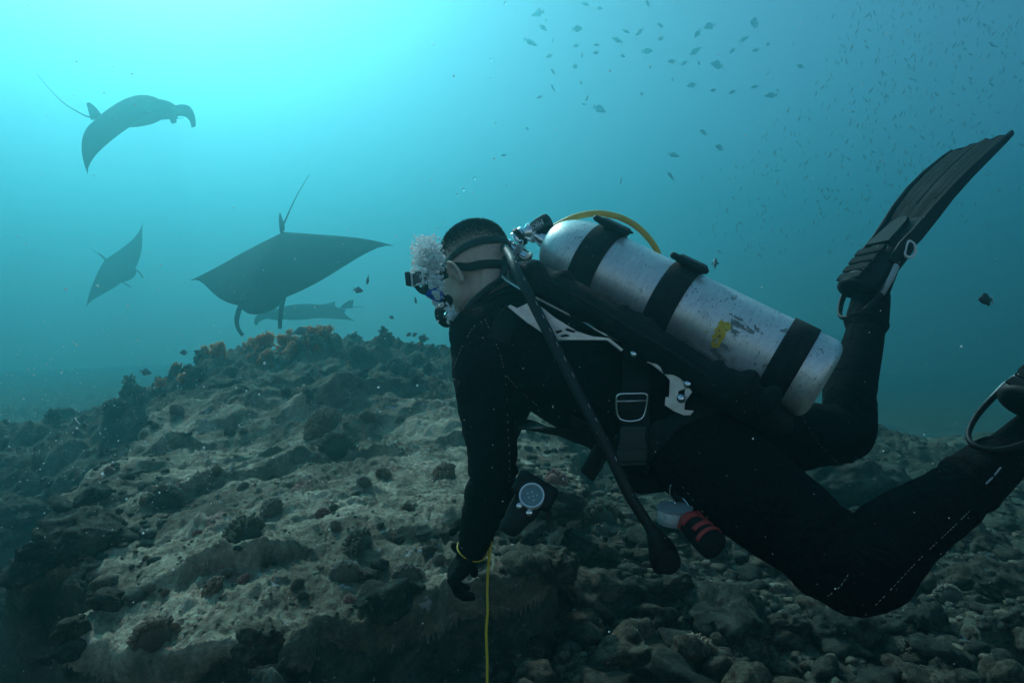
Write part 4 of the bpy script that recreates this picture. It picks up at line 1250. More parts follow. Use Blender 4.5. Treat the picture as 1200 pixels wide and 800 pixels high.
# ------------------------------------------------------------------ fins
def fin(name, heel, toe_dir, sole_n, scale, label, slack):
    d = toe_dir.normalized(); n_ = (sole_n - d * sole_n.dot(d)).normalized(); s = d.cross(n_)
    root = thing(name, heel, label, "swim fin", "the diver's pair of fins")
    Q = lambda a, l, h: heel + (d * a + s * l + n_ * h) * scale
    # foot pocket: open shell
    def ring_(a, w, up, dn, lift=0.0):
        return [Q(a, w * math.cos(R(t)), lift + (up if math.sin(R(t)) > 0 else dn) * math.sin(R(t))) for t in range(0, 360, 15)]
    pk = MB()
    pk.rings([ring_(-.040, .030, .020, .010, .012), ring_(-.036, .046, .036, .030, .006), ring_(0.0, .052, .038, .042, 0), ring_(.06, .053, .036, .046), ring_(.12, .055, .030, .044), ring_(.17, .058, .022, .032), ring_(.215, .060, .012, .014)])
    pocket = pk.build("foot_pocket", M_rub, root)
    # sole plate with grip ribs and a smooth insert
    for k in range(4):
        g = MB(); g.box(Q(-.020 + .030 * k, 0, .037), (d * (.0120 * scale), s * ((.036 + .002 * k) * scale), n_ * (.004 * scale)), .0025 * scale); g.build("grip_rib", M_finb, pocket, sharp=30)
    g = MB(); ol = [(.0, -.034), (.085, -.026), (.105, -.016), (.112, 0), (.105, .016), (.085, .026), (.0, .034)]
    g.prism([(x * scale, y * scale) for x, y in ol], Q(.100, 0, .032), (d - n_ * .10).normalized(), s, n_, .0055 * scale); g.build("sole_insert", M_finp, pocket, sharp=30)
    # blade with side rails and ribs
    bl_ = MB()
    st_ = [(.15, .060, .0), (.21, .066, .002), (.28, .076, .006), (.36, .084, .004), (.44, .088, -.004), (.52, .085, -.016), (.555, .080, -.022)]
    rings = []
    nW = 12
    for a, w, h in st_:
        up = [Q(a + (0.010 * math.cos(math.pi * (k / nW - .5)) if a > .55 else 0) - (0.012 * abs(math.sin(6.28 * k / nW)) if a > .55 else 0), -w + 2 * w * k / nW, h + .0045 + (.006 if k % 3 == 1 and .2 < a else 0)) for k in range(nW + 1)]
        dn = [Q(a, w - 2 * w * k / nW, h - .0045) for k in range(nW + 1)]
        rings.append(up + dn)
    bl_.rings(rings)
    blade = bl_.build("blade", M_finb, root, sharp=60)
    for sg in (1, -1):
        g = MB()
        g.tube([Q(a, sg * w, h + .004) for a, w, h in [(.05, .054, .0), (.10, .056, .004)] + st_], [(.015 * scale, .008 * scale), (.018 * scale, .009 * scale), (.019 * scale, .009 * scale), (.018 * scale, .008 * scale), (.015 * scale, .007 * scale), (.013 * scale, .0065 * scale), (.011 * scale, .006 * scale), (.009 * scale, .005 * scale), (.007 * scale, .004 * scale)], 12, flat=n_)
        g.build("rail", M_rub, blade)
    for l in (-.045, -.015, .015, .045):
        g = MB(); g.tube([Q(a, l * (w / .09), h + .0045) for a, w, h in st_[2:]], [.0028 * scale] * 5, 8); g.build("blade_rib", M_rub, blade)
    # heel strap
    sp_ = [Q(.045, .056, -.004), Q(.0, .060, -.012), Q(-.05 * slack, .052, -.022), Q(-.088 * slack, .030, -.026), Q(-.100 * slack, 0, -.026), Q(-.088 * slack, -.030, -.026), Q(-.05 * slack, -.052, -.022), Q(.0, -.060, -.012), Q(.045, -.056, -.004)]
    g = MB(); g.tube(spline(sp_, 6), (.0078 * scale, .0050 * scale), 12, flat=n_); g.build("heel_strap", M_rub, root)
    for sg in (1, -1):
        g = MB(); g.tube([Q(.050, sg * .060, -.004), Q(.012, sg * .0635, -.011), Q(-.030 * slack, sg * .058, -.020)], (.0085 * scale, .0045 * scale), 12, flat=n_); g.build("strap_sleeve", M_sleeve, root)
        g = MB(); tr_ = [Q(.085, sg * .062, .000), Q(.108, sg * .063, .012), Q(.118, sg * .064, .010), Q(.122, sg * .064, -.006), Q(.112, sg * .063, -.020), Q(.096, sg * .062, -.020), Q(.086, sg * .062, -.010)]
        g.tube(spline(tr_ + [tr_[0]], 4)[:-1], .0036 * scale, 8, closed=True); g.build("buckle_loop", M_white, root)
    return root
M_sleeve = plain("pale_grey_rubber", (0.42, 0.44, 0.44), 0.55)
M_finb = N("fin_blade"); M_finb.set(color=M_finb.ramp(M_finb.noise(9, 5, .6, .6), [(0.3, (0.008, 0.010, 0.011)), (0.6, (0.018, 0.022, 0.023)), (0.8, (0.05, 0.045, 0.040))]), rough=0.8, spec=0.06); M_finb.bump(M_finb.noise(50, 4), .2, .003); M_finb = M_finb.m
M_finp = plain("fin_sole_plastic", (0.016, 0.024, 0.026), 0.7, spec=0.1)
heelR = P(1012, 330, 1.93)
tipR = P(1150, 155, 2.10)
dR = tipR - heelR
nR = V(-.77, -.24, .49)
fin("swim_fin", heelR, dR, nR, dR.length / .575, "black ribbed fin raised high on the diver's right foot", 1)
heelL = P(1212, 466, 1.28)
dL = V(.80, .25, .40)
fin("swim_fin", heelL, dL, V(-.52, -.55, .72), 1.0, "black fin on the diver's left foot at the frame edge, heel strap loop showing", 1.55)

# ------------------------------------------------------------------ manta rays
nM = N("manta_skin")
geo = nM.t.nodes.new("ShaderNodeNewGeometry")
nM.set(color=nM.ramp(nM.noise(3.0, 4, 0.6), [(0.3, (0.012, 0.014, 0.016)), (0.7, (0.030, 0.034, 0.038))]), rough=0.95, spec=0.03)
M_manta = nM.m

def manta(loc, head, up, span, flap_l, flap_r, sweep, tail_pts, label, lobe_curl=0.6, fin_h=0.10, tip_l=0.0, tip_r=0.0, plump=1.0, lobe_w=1.0):
    """head: where it swims; flap: wing-root-to-tip bend in degrees (positive lifts); built in metres about its middle"""
    f = Vector(head).normalized(); u = (Vector(up) - f * Vector(up).dot(f)).normalized(); l = u.cross(f)
    h = span / 2
    def wing(side, flap, tip):
        prof = []
        nS, y, z = 17, 0.0, 0.0
        for i in range(nS):
            t = i / (nS - 1)
            ang = R(flap) * (0.25 + 0.75 * t) + R(tip) * max(0, t - .6) * 2.5
            if i:
                y += h / (nS - 1) * math.cos(ang); z += h / (nS - 1) * math.sin(ang)
            lead = 0.27 - 0.17 * t - 0.20 * t ** 1.9 - sweep * 0.30 * t * t
            trail = -.27 + .135 * t ** .9 - sweep * 0.30 * t * t
            lead = trail + (lead - trail) * (1 - .96 * t ** 3.4)
            th = (0.115 * plump * math.exp(-(t / .20) ** 2) + 0.030 * (1 - t) + 0.006)
            prof.append((side * y, z, lead * span, trail * span, th * h))
        return prof
    mb = MB()
    st = list(reversed(wing(-1, flap_r, tip_r)))[:-1] + wing(1, flap_l, tip_l)
    rings = []
    nC = 12
    for y, z, a, b, th in st:
        ring = []
        for k in range(nC + 1):
            q = k / nC; x = lerp(a, b, q); zz = th * (math.sin(math.pi * q ** .75) ** .8)
            ring.append(f * x + l * y + u * (z + zz * .62))
        for k in range(nC - 1, 0, -1):
            q = k / nC; x = lerp(a, b, q); zz = th * (math.sin(math.pi * q ** .75) ** .8)
            ring.append(f * x + l * y + u * (z - zz * .48))
        rings.append(ring)
    mb.rings(rings)
    # head block between the lobes
    mb.ellipsoid(f * (.205 * span), (f * (.105 * span), l * (.100 * span), u * (.034 * plump ** .5 * span)), 20, 10)
    # dorsal fin and tail stock
    fb = f * (-.27 * span) + u * (.022 * span)
    mb.rings([[fb + f * x + u * z * fin_h * span / .1 + l * (w * span) for x, w in ((.045 * span, 0), (0, .010), (-.035 * span, 0), (0, -.010))] for z in (0, .35, .7)] + [[fb - f * (.030 * span) + u * fin_h * span + l * (w * span) for w in (.001, .002, -.001, -.002)]]) if fin_h < 0.001 else None
    root_ = fb
    rr = []
    for zz, x0, x1, w in ((-.2, .055, -.045, .012), (.3, .030, -.050, .009), (.7, .000, -.056, .006), (1.0, -.030, -.058, .002)):
        o_ = root_ + u * (zz * fin_h * span)
        rr.append([o_ + f * (x0 * span), o_ + l * (w * span) + f * ((x0 + x1) / 2 * span), o_ + f * (x1 * span), o_ - l * (w * span) + f * ((x0 + x1) / 2 * span)])
    mb.rings(rr)
    # cephalic lobes
    for sgn in (1, -1):
        b0 = f * (.285 * span) + l * (sgn * .090 * span)
        pts = [b0 - f * (.04 * span), b0, b0 + f * (.045 * span) - u * (.012 * span * lobe_curl), b0 + f * (.075 * span) - u * (.045 * span * lobe_curl) - l * (sgn * .006 * span), b0 + f * (.085 * span) - u * (.085 * span * lobe_curl) - l * (sgn * .015 * span)]
        mb.tube(spline(pts, 4), [(w * lobe_w * span, .007 * span) for w in [lerp(.020, .022, i / 8) if i < 8 else lerp(.022, .010, (i - 8) / 8) for i in range(17)]], 12, flat=u)
    body = mb
    o = body.build("manta_ray", M_manta, None, label=label, category="manta ray", group="manta rays gliding above the reef")
    o.location = loc
    tp = spline([root_ - f * (.02 * span)] + [f * (a * span) + l * (b * span) + u * (c * span) for a, b, c in tail_pts], 6)
    t = MB(); n_ = len(tp)
    t.tube(tp, [lerp(.0065, .0012, (i / (n_ - 1)) ** .6) * span for i in range(n_)], 8)
    tm = t.mesh("tail", M_manta); to = bpy.data.objects.new("tail", tm); COL.objects.link(to); to.parent = o
    return o

manta(P(154, 134, 11.2), V(.95, -.30, .03), V(-.02, -.16, .98), 2.75, 10, -76, -.25,
      [(-.34, 0, .03), (-.42, .01, .07), (-.52, .02, .13), (-.62, .03, .22), (-.72, .03, .34)], "manta ray high up near the bright water, one wing hanging down, whip tail raised", 1.25, .085, plump=2.5, lobe_w=1.6)
manta(P(320, 312, 11.2), V(.08, -.74, -.66), V(-.17, -.60, .73), 3.85, -22, -24, .25,
      [(-.34, .005, .02), (-.42, .02, .03), (-.52, .05, .05), (-.62, .10, .08)], "largest manta ray spreading both wings above the reef crest, tail pointing up", .6, .045, tip_l=-12, tip_r=8, plump=1.5, lobe_w=.65)
manta(P(138, 314, 19.5), V(-.10, .93, -.20), V(-.68, .12, .72), 2.85, -48, 10, .3,
      [(-.34, 0, .02), (-.42, 0, .03), (-.5, 0, .05)], "faint small manta ray banking with one wing tip raised, left of the largest one", .6, .04, tip_r=22, plump=1.7)
manta(P(362, 366, 18.5), V(-.93, -.36, -.08), V(-.05, -.10, .99), 3.7, -10, 10, .4,
      [(-.32, 0, .02), (-.36, 0, .02), (-.40, 0, .01)], "faint manta ray seen edge on, low over the reef crest", .7, .05, plump=1.5)

# ------------------------------------------------------------------ fish
def fish_mesh(name, L, H, W, fork, mat):
    mb = MB()
    st_ = [(-.50, .02, .02), (-.44, .20, .35), (-.34, .48, .75), (-.18, .85, 1.0), (0.0, 1.0, .95), (.16, .84, .70), (.30, .42, .35), (.36, .24, .16), (.40, .22, .10)]
    seg = 12
    rings = []
    for x, h_, w_ in st_:
        rings.append([V(-x * L, w_ * W / 2 * math.sin(2 * math.pi * k / seg), h_ * H / 2 * math.cos(2 * math.pi * k / seg)) for k in range(seg)])
    mb.rings(rings)
    for sg in (1, -1):     # forked tail lobes
        mb.prism([(-.37 * L, sg * .02 * L), (-.37 * L, sg * .10 * H), (-.53 * L, sg * fork * H * .62), (-.50 * L, sg * fork * H * .30), (-.46 * L, 0.0)], V(0, 0, 0), V(1, 0, 0), V(0, 0, 1), V(0, 1, 0), .006 * L)
    mb.prism([(.20 * L, .40 * H), (.05 * L, .62 * H), (-.18 * L, .56 * H), (-.30 * L, .22 * H)], V(0, 0, 0), V(1, 0, 0), V(0, 0, 1), V(0, 1, 0), .005 * L)
    mb.prism([(.0, -.42 * H), (-.10 * L, -.64 * H), (-.24 * L, -.50 * H), (-.30 * L, -.2 * H)], V(0, 0, 0), V(1, 0, 0), V(0, 0, 1), V(0, 1, 0), .005 * L)
    for sg in (1, -1):
        mb.add([V(.18 * L, sg * W * .45, -.05 * H), V(.06 * L, sg * W * .85, -.02 * H), V(.05 * L, sg * W * .8, -.22 * H), V(.14 * L, sg * W * .46, -.16 * H)], [(0, 1, 2, 3)])
    return mb.mesh(name, mat)
M_fish = plain("dark_fish_skin", (0.16, 0.22, 0.24), 0.6)
M_fishb = plain("blue_grey_fish_skin", (0.12, 0.17, 0.19), 0.45)
nW_ = N("black_fish_white_tail")
sxw = nW_.t.nodes.new("ShaderNodeSeparateXYZ"); nW_.t.links.new(nW_.tc.outputs["Object"], sxw.inputs[0])
nW_.set(color=nW_.ramp(nW_.math('ADD', nW_.math('MULTIPLY', sxw.outputs[0], 14.0), 1.0), [(0.52, (0.55, 0.58, 0.58)), (0.60, (0.012, 0.013, 0.015))]), rough=0.5)
F_deep = fish_mesh("snapper", .30, .100, .050, .95, M_fish)
F_oval = fish_mesh("surgeonfish", .24, .108, .036, .8, M_fish)
F_slim = fish_mesh("fusilier", .15, .036, .022, 1.25, M_fishb)
F_damsel = fish_mesh("damselfish", .075, .040, .018, .8, M_fish)
F_wtail = fish_mesh("damselfish", .072, .042, .018, .75, nW_.m)

def put_fish(me, name, px, py, Y, yaw, pitch, roll, size, label, group):
    o = bpy.data.objects.new(name, me); COL.objects.link(o)
    o.location = P(px, py, Y); o.rotation_euler = (R(roll), R(pitch), R(yaw)); o.scale = (size,) * 3
    o["label"], o["category"], o["group"] = label, "fish", group
    return o
rf = random.Random(5)
sch = [(630, 16, 26), (640, 24, 16), (622, 50, 22), (637, 33, 18), (648, 47, 12), (643, 66, 15), (648, 84, 14), (677, 34, 22), (675, 54, 13), (682, 65, 16), (674, 78, 12), (698, 62, 14), (699, 53, 12), (723, 47, 20), (730, 66, 13), (734, 37, 13), (749, 38, 15),
       (759, 60, 17), (762, 78, 16), (774, 30, 16), (774, 45, 14), (817, 40, 18), (831, 31, 19), (815, 60, 20), (787, 72, 14), (802, 74, 13), (819, 74, 14), (840, 76, 24), (788, 93, 18), (810, 100, 17), (688, 115, 18), (684, 122, 9), (703, 128, 20), (648, 103, 15), (632, 114, 13), (681, 97, 16),
       (618, 151, 11), (824, 155, 15), (843, 173, 19), (790, 182, 18), (786, 206, 20), (686, 5, 14), (703, 10, 12), (759, 4, 18), (884, 27, 28), (872, 46, 18), (885, 59, 13), (900, 52, 12), (938, 78, 13), (884, 102, 14), (903, 112, 18), (858, 60, 14), (836, 106, 12), (590, 182, 9), (752, 110, 12), (858, 108, 14), (728, 212, 14)]
for i, (px, py, sz) in enumerate(sch):
    Y = rf.uniform(19.0, 22.5)
    oval = rf.random() < .5
    put_fish(F_oval if oval else F_deep, "surgeonfish" if oval else "snapper", px, py, Y, (rf.choice((25, 205)) if rf.random() < .75 else 110) + rf.uniform(-35, 35), rf.gauss(0, 22), rf.uniform(-15, 15), sz * rf.uniform(.8, 1.1) / F_PX * Y / (.24 if oval else .30) * .80,
             "hazy dark fish, one of the loose school high in the open water", "loose school of dark fish in the upper water")
# the fine cloud of little fish in the upper water beside the raised fin
cnt = 0
cloud = []
while cnt < 720:
    px, py = rf.uniform(820, 1205), rf.uniform(0, 300)
    axis = 1010 - 0.35 * (py - 60) if py < 140 else 985 - .55 * (py - 140)
    dn = math.exp(-((px - axis - (60 if px > axis else 0)) / (150 if px > axis else 90)) ** 2) * (1 if py < 250 else .6)
    if px < 1010 - (py - 0) * 0.62 + 0 and py < 190 and px < 1030 - py * .85:
        dn *= .15
    if rf.random() > dn:
        continue
    cnt += 1
    cloud.append((px, py, rf.uniform(20.0, 23.0)))
cloud.sort(key=lambda c: c[2])
rest = MB(); fv = [v.co.copy() for v in F_slim.vertices]; ff = [tuple(p.vertices) for p in F_slim.polygons]
for i, (px, py, Y) in enumerate(cloud):
    yaw, pit, rol = 90 * rf.choice((-1, 1)) + rf.uniform(-50, 50), rf.uniform(30, 80) * rf.choice((-1, -1, 1)), rf.uniform(-20, 20)
    sc_ = rf.uniform(.9, 1.5)
    if i < 300:
        put_fish(F_slim, "fusilier", px, py, Y, yaw, pit, rol, sc_, "tiny slim fish in the dense cloud of fish beside the raised fin", "cloud of tiny slim fish beside the raised fin")
    else:
        m_ = Matrix.Translation(P(px, py, Y)) @ Matrix.Rotation(R(yaw), 4, 'Z') @ Matrix.Rotation(R(pit), 4, 'Y') @ Matrix.Scale(sc_, 4)
        rest.add([m_ @ v for v in fv], ff)
ro = rest.build("fish_cloud", M_fishb, None, kind="stuff")
put_fish(F_wtail, "damselfish", 1155, 351, 2.6, 195, 0, 10, 1.0, "small black fish with a white tail, alone right of the diver's raised leg", "small reef fish near the diver")
for px, py, Y, yaw, pit, me, sz, lab in (
        (838, 308, 3.6, 70, -20, F_damsel, 1.25, "round dark fish just behind the middle strap of the tank"),
        (431, 328, 4.6, 120, 55, F_damsel, .95, "small dark fish swimming upright, upper one right of the largest manta"),
        (420, 340, 4.8, 10, 8, F_damsel, .95, "small dark fish lying level, just below the upright one by the largest manta"),
        (487, 352, 4.2, 80, 50, F_damsel, .7, "small dark fish below the diver's mask, nearest the blue regulator cover"),
        (479, 392, 4.6, 160, 20, F_damsel, .62, "left fish of the pair over the reef in front of the diver's shoulder"),
        (486, 392, 4.7, 40, -30, F_damsel, .62, "right fish of the pair over the reef in front of the diver's shoulder"),
        (352, 388, 6.2, 185, 15, F_oval, .62, "dark fish hovering among the orange corals on the reef crest"),
        (171, 436, 6.0, 20, 10, F_damsel, 1.3, "dark fish above the left slope of the reef crest"),
        (215, 413, 6.2, 170, 0, F_damsel, 1.1, "dark fish at the left end of the orange corals"),
        (459, 372, 5.5, 30, 20, F_damsel, .6, "tiny dark fish over the reef crest left of the diver's regulator")):
    put_fish(me, "surgeonfish" if me is F_oval else "damselfish", px, py, Y, yaw, pit, 0, sz, lab, "small reef fish near the diver")

# ------------------------------------------------------------------ loose stones and boulders
def stone_mesh(name, seed, mat, sub=3, rough=0.22, flat=0.7):
    bmx = bmesh.new(); bmesh.ops.create_icosphere(bmx, subdivisions=sub, radius=1.0)
    o_ = Vector((seed * 3.7, seed * 1.3, seed * 7.1))
    for v in bmx.verts:
        p = v.co.copy()
        d_ = 1 + rough * mnoise.noise(p * 1.1 + o_) * 1.6 + rough * .6 * mnoise.noise(p * 2.6 + o_) + rough * .32 * mnoise.noise(p * 6.0 + o_) + rough * .15 * mnoise.noise(p * 14 + o_)
        v.co = Vector((p.x * d_, p.y * d_ * .85, p.z * d_ * flat))
    me = bpy.data.meshes.new(name); bmx.to_mesh(me); bmx.free(); me.materials.append(mat)
    me.polygons.foreach_set('use_smooth', [True] * len(me.polygons))
    return me
stones = [stone_mesh("rubble_stone", 1 + i, M_stone[i % 3], 3, .30 + .05 * (i % 4), .55 + .1 * (i % 3)) for i in range(9)]
big = [stone_mesh("boulder", 40 + i, M_stone[i % 3], 5, .34, .62) for i in range(5)]
corn = [stone_mesh("coral_block", 70 + i, M_stone[i % 3], 5, .42, .75) for i in range(3)]
def put_stone(me, name, x, y, size, label, group, cat="stone", sink=.3, rs=rf):
    g_, n_ = ground_at(x, y)
    o = bpy.data.objects.new(name, me); COL.objects.link(o)
    o.location = g_ + V(0, 0, size * me["h"] * (1 - 2 * sink)) if "h" in me else g_ + V(0, 0, size * .55 * (1 - 2 * sink))
    o.rotation_euler = (rs.uniform(-.4, .4), rs.uniform(-.4, .4), rs.uniform(0, 6.28)); o.scale = (size * rs.uniform(.85, 1.2), size * rs.uniform(.8, 1.1), size * rs.uniform(.7, 1.0))
    o["label"], o["category"] = label, cat
    if group: o["group"] = group
    return o
def stone_px(me, name, px, py, size_px, label, group=None, cat="stone", sink=.3):
    l, n_ = hit_px(px, py)
    if l is None or l.y > 14:
        return None
    return put_stone(me, name, l.x, l.y, size_px / F_PX * l.y / 2, label, group, cat, sink)
for i, (px, py, sz, lab) in enumerate((
        (1190, 702, 105, "pale sunlit boulder at the right frame edge below the diver's knee"),
        (990, 575, 120, "pale flat rock between the diver's two legs"),
        (735, 775, 95, "brown round boulder at the bottom edge, right of the yellow line"),
        (855, 735, 90, "dark cobbled rock under the diver's hanging gauge"),
        (1000, 755, 85, "dark blue-stained boulder below the diver's bent knee"),
        (930, 740, 55, "mossy boulder left of the blue-stained one"),
        (650, 745, 70, "dark low rock in the shadow just right of the yellow line"),
        (690, 700, 85, "shadowed boulder under the diver's belly"),
        (790, 690, 60, "shadowed rock directly below the hanging gauge"),
        (100, 640, 95, "upright knobbly rock at the slab's left end"),
        (40, 610, 70, "hazy boulder at the left edge beyond the slab"),
        (60, 745, 60, "dim round boulder in the lower left corner gully"),
        (1090, 740, 60, "grey boulder on the rubble right of the diver's knee"),
        (1150, 640, 60, "hazy boulder under the diver's shin near the right edge"),
        (630, 600, 80, "crusted rock behind the dive torch"),
        (300, 770, 70, "dark rock below the slab's front ledge"),
        (450, 780, 70, "dim rock at the bottom under the slab ledge"))):
    stone_px(big[i % 5] if i % 3 else corn[(i // 3) % 3], "boulder", px, py, sz, lab, None, "boulder", .32)
n_ = 0
RUB = (("greyish rubble stone strewn on the floor right of the slab", "rubble stones right of the slab"), ("dim rubble stone in the gully left of the slab", "rubble stones left of the slab"), ("small loose stone lying on top of the slab", "loose stones on the slab"))
while n_ < 240:
    r_ = rf.random()
    px, py = (rf.uniform(600, 1210), rf.uniform(585, 815)) if r_ < .88 else ((rf.uniform(-10, 130), rf.uniform(560, 810)) if r_ < .95 else (rf.uniform(130, 560), rf.uniform(480, 700)))
    l, nn = hit_px(px, py)
    if l is None or l.y > 9:
        continue
    k = 0 if r_ < .88 else (1 if r_ < .95 else 2)
    sz = rf.uniform(.025, .075) * (1.25 if rf.random() < .2 else 1) * (.55 if k == 2 else 1.0)
    put_stone(stones[n_ % 9], "rubble_stone", l.x, l.y, sz, RUB[k][0], RUB[k][1], "stone", .25)
    n_ += 1
# finer rubble past counting
small = [stone_mesh("rubble_bit", 100 + i, M_stone[i % 3], 2, .26, .6) for i in range(4)]
sv = []
for me in small:
    c = np.empty(len(me.vertices) * 3); me.vertices.foreach_get("co", c)
    sv.append((c.reshape(-1, 3), np.array([p.vertices[:] for p in me.polygons])))
def scatter_stuff(name, n, sampler, size, mats, seed):
    r2 = np.random.default_rng(seed); rr = random.Random(seed)
    out = [([], []) for _ in mats]; off = [0] * len(mats)
    for i in range(n):
        x, y = sampler(rr)
        g_, nn = ground_at(x, y)
        c, f = sv[i % 4]
        a = r2.uniform(0, 6.28); s_ = rr.uniform(*size) * (1 + .6 * (rr.random() < .1))
        sc_ = r2.uniform(.7, 1.2, 3) * s_
        p = c * sc_
        p = np.stack([p[:, 0] * math.cos(a) - p[:, 1] * math.sin(a), p[:, 0] * math.sin(a) + p[:, 1] * math.cos(a), p[:, 2]], -1) + np.array(g_) + np.array([0, 0, s_ * .15])
        k = i % len(mats)
        out[k][0].append(p); out[k][1].append(f + off[k]); off[k] += len(p)
    v = np.vstack([np.vstack(o_[0]) for o_ in out])
    base, fs, mi = 0, [], []
    for k, o_ in enumerate(out):
        f = np.vstack(o_[1]) + base; fs.append(f); mi += [k] * len(f); base += off[k]
    me = bpy.data.meshes.new(name); me.from_pydata(v.tolist(), [], np.vstack(fs).tolist())
    for m_ in mats: me.materials.append(m_)
    me.polygons.foreach_set("material_index", mi); me.polygons.foreach_set('use_smooth', [True] * len(me.polygons))
    me.update()
    return link(name, me, None, kind="stuff")
def near_right(rr):
    y = 1.7 * (6.5 / 1.7) ** (rr.random() ** 1.1); return rr.uniform(-.05, .85) * y, y
def near_left(rr):
    y = 2.0 * (7 / 2.0) ** rr.random(); return rr.uniform(-.80, -.50) * y, y
def on_slab(rr):
    y = 1.75 * (6.5 / 1.75) ** rr.random(); return rr.uniform(-.56, .12) * y, y
scatter_stuff("rubble", 3600, near_right, (.008, .030), M_stone, 3)
scatter_stuff("gully_rubble", 420, near_left, (.008, .026), M_stone, 4)
scatter_stuff("reef_crust", 1000, on_slab, (.003, .009), [M_reef, M_reef, M_stone[2]], 5)

# ------------------------------------------------------------------ corals
def coral_mat(name, c0, c1, c2, glow=0.0):
    n = N(name)
    ln = n.t.nodes.new("ShaderNodeVectorMath"); ln.operation = 'LENGTH'; n.t.links.new(n.tc.outputs["Object"], ln.inputs[0])
    far = n.math('ADD', ln.outputs["Value"], n.math('MULTIPLY', n.noise(7, 4, .6), .5))     # growing tips are paler than the old base
    n.set(color=n.ramp(n.math('SUBTRACT', far, .5), [(.22, c0), (.46, c1), (.70, c2)]), rough=.85, spec=.2); n.bump(n.noise(30, 3), .6, .02)
    if glow:      # thin flesh lets the daylight through
        tr = n.t.nodes.new("ShaderNodeBsdfTranslucent"); mx = n.t.nodes.new("ShaderNodeMixShader"); mx.inputs[0].default_value = glow
        n.t.links.new(n.bsdf.inputs["Base Color"].links[0].from_socket, tr.inputs["Color"])
        ou = n.t.nodes["Material Output"]
        n.t.links.new(n.bsdf.outputs[0], mx.inputs[1]); n.t.links.new(tr.outputs[0], mx.inputs[2]); n.t.links.new(mx.outputs[0], ou.inputs["Surface"])
    return n.m
M_cb = coral_mat("brown_coral", (0.10, 0.058, 0.038), (0.22, 0.135, 0.085), (0.36, 0.25, 0.17))
M_cp = coral_mat("pale_coral", (0.12, 0.09, 0.065), (0.24, 0.19, 0.14), (0.42, 0.37, 0.30))
M_cr = coral_mat("pink_coral", (0.16, 0.06, 0.05), (0.32, 0.14, 0.11), (0.45, 0.28, 0.22))
M_co = coral_mat("orange_coral", (0.50, 0.19, 0.07), (0.72, 0.32, 0.13), (0.80, 0.48, 0.26), .5)
M_cd = coral_mat("dark_coral", (0.055, 0.058, 0.042), (0.11, 0.105, 0.075), (0.22, 0.20, 0.14))
def knob_coral(seed, n, thick, length, mat, name="knobbly_coral"):
    rr = random.Random(seed); mb = MB()
    mb.ellipsoid(V(0, 0, .08), (V(.66, 0, 0), V(0, .66, 0), V(0, 0, .50)), 16, 9)
    for i in range(n):
        z = rr.uniform(-.35, 1); a = i * 2.39996; q = math.sqrt(max(0, 1 - z * z))
        d_ = V(q * math.cos(a), q * math.sin(a), z * .9 + .12).normalized()
        j = V(rr.uniform(-.25, .25), rr.uniform(-.25, .25), rr.uniform(-.1, .3))
        p0 = V(d_.x * .60, d_.y * .60, d_.z * .46 + .04); L_ = length * rr.uniform(.75, 1.15)
        p1 = p0 + (d_ + j * .4) * (L_ * .55); p2 = p0 + (d_ + j) * L_
        t = thick * rr.uniform(.8, 1.25)
        mb.tube([p0, p1, p2, p2 + (d_ + j).normalized() * t * .7], [t * .8, t * 1.05, t * 1.12, t * .35], 7)
        if rr.random() < .5:
            s_ = V(rr.uniform(-1, 1), rr.uniform(-1, 1), rr.uniform(-.2, 1)).normalized()
            mb.tube([p1, p1 + (d_ * .6 + s_ * .8) * (L_ * .4), p1 + (d_ * .6 + s_ * .8) * (L_ * .45)], [t * .8, t * .95, t * .3], 6)
    return mb.mesh(name, mat)
def bush_coral(seed, mat, name="feathery_coral"):
    """a branching bush set with many short polyps"""
    rr = random.Random(seed); mb = MB()
    def grow(p, d_, L_, r_, lev):
        q = p + d_ * L_
        mb.tube([p, p.lerp(q, .5) + V(rr.uniform(-.03, .03), rr.uniform(-.03, .03), 0), q], [r_, r_ * .85, r_ * .7], 5, caps=False)
        if lev >= 2:
            for _ in range(9):
                t = rr.random(); b = p.lerp(q, t); e = V(rr.uniform(-1, 1), rr.uniform(-1, 1), rr.uniform(-.6, 1)).normalized()
                s_ = e.cross(V(.3, .8, .2)).normalized() * .018
                tip = b + e * rr.uniform(.05, .11)
                mb.add([b - s_, b + s_, tip + s_ * 1.2, tip - s_ * 1.2], [(0, 1, 2, 3)])
        if lev < 4:
            for _ in range(3 if lev < 3 else 2):
                j = V(rr.uniform(-1, 1), rr.uniform(-1, 1), rr.uniform(-.35, .7))
                grow(q, (d_ + j * .75).normalized(), L_ * rr.uniform(.62, .85), r_ * .68, lev + 1)
    for _ in range(4):
        grow(V(rr.uniform(-.12, .12), rr.uniform(-.12, .12), -.1), V(rr.uniform(-.6, .6), rr.uniform(-.6, .6), 1).normalized(), .34, .035, 0)
    return mb.mesh(name, mat)
def put_coral(me, name, px, py, size_px, label, group=None, sink=.15, cat="coral"):
    l, n_ = hit_px(px, py)
    if l is None or l.y > 12:
        return None
    s_ = size_px / F_PX * l.y / 2
    o = bpy.data.objects.new(name, me); COL.objects.link(o)
    q = n_.lerp(V(0, 0, 1), .5).normalized()
    o.location = l - q * (s_ * sink); o.rotation_mode = 'QUATERNION'
    o.rotation_quaternion = q.to_track_quat('Z', 'Y') @ Matrix.Rotation(rf.uniform(0, 6.28), 4, 'Z').to_quaternion()
    o.scale = (s_,) * 3
    o["label"], o["category"] = label, cat
    if group: o["group"] = group
    return o
K = [knob_coral(1, 190, .065, .24, M_cb), knob_coral(2, 240, .050, .22, M_cp), knob_coral(3, 170, .065, .22, M_cr), knob_coral(4, 230, .050, .28, M_cd), knob_coral(5, 280, .042, .24, M_cb)]
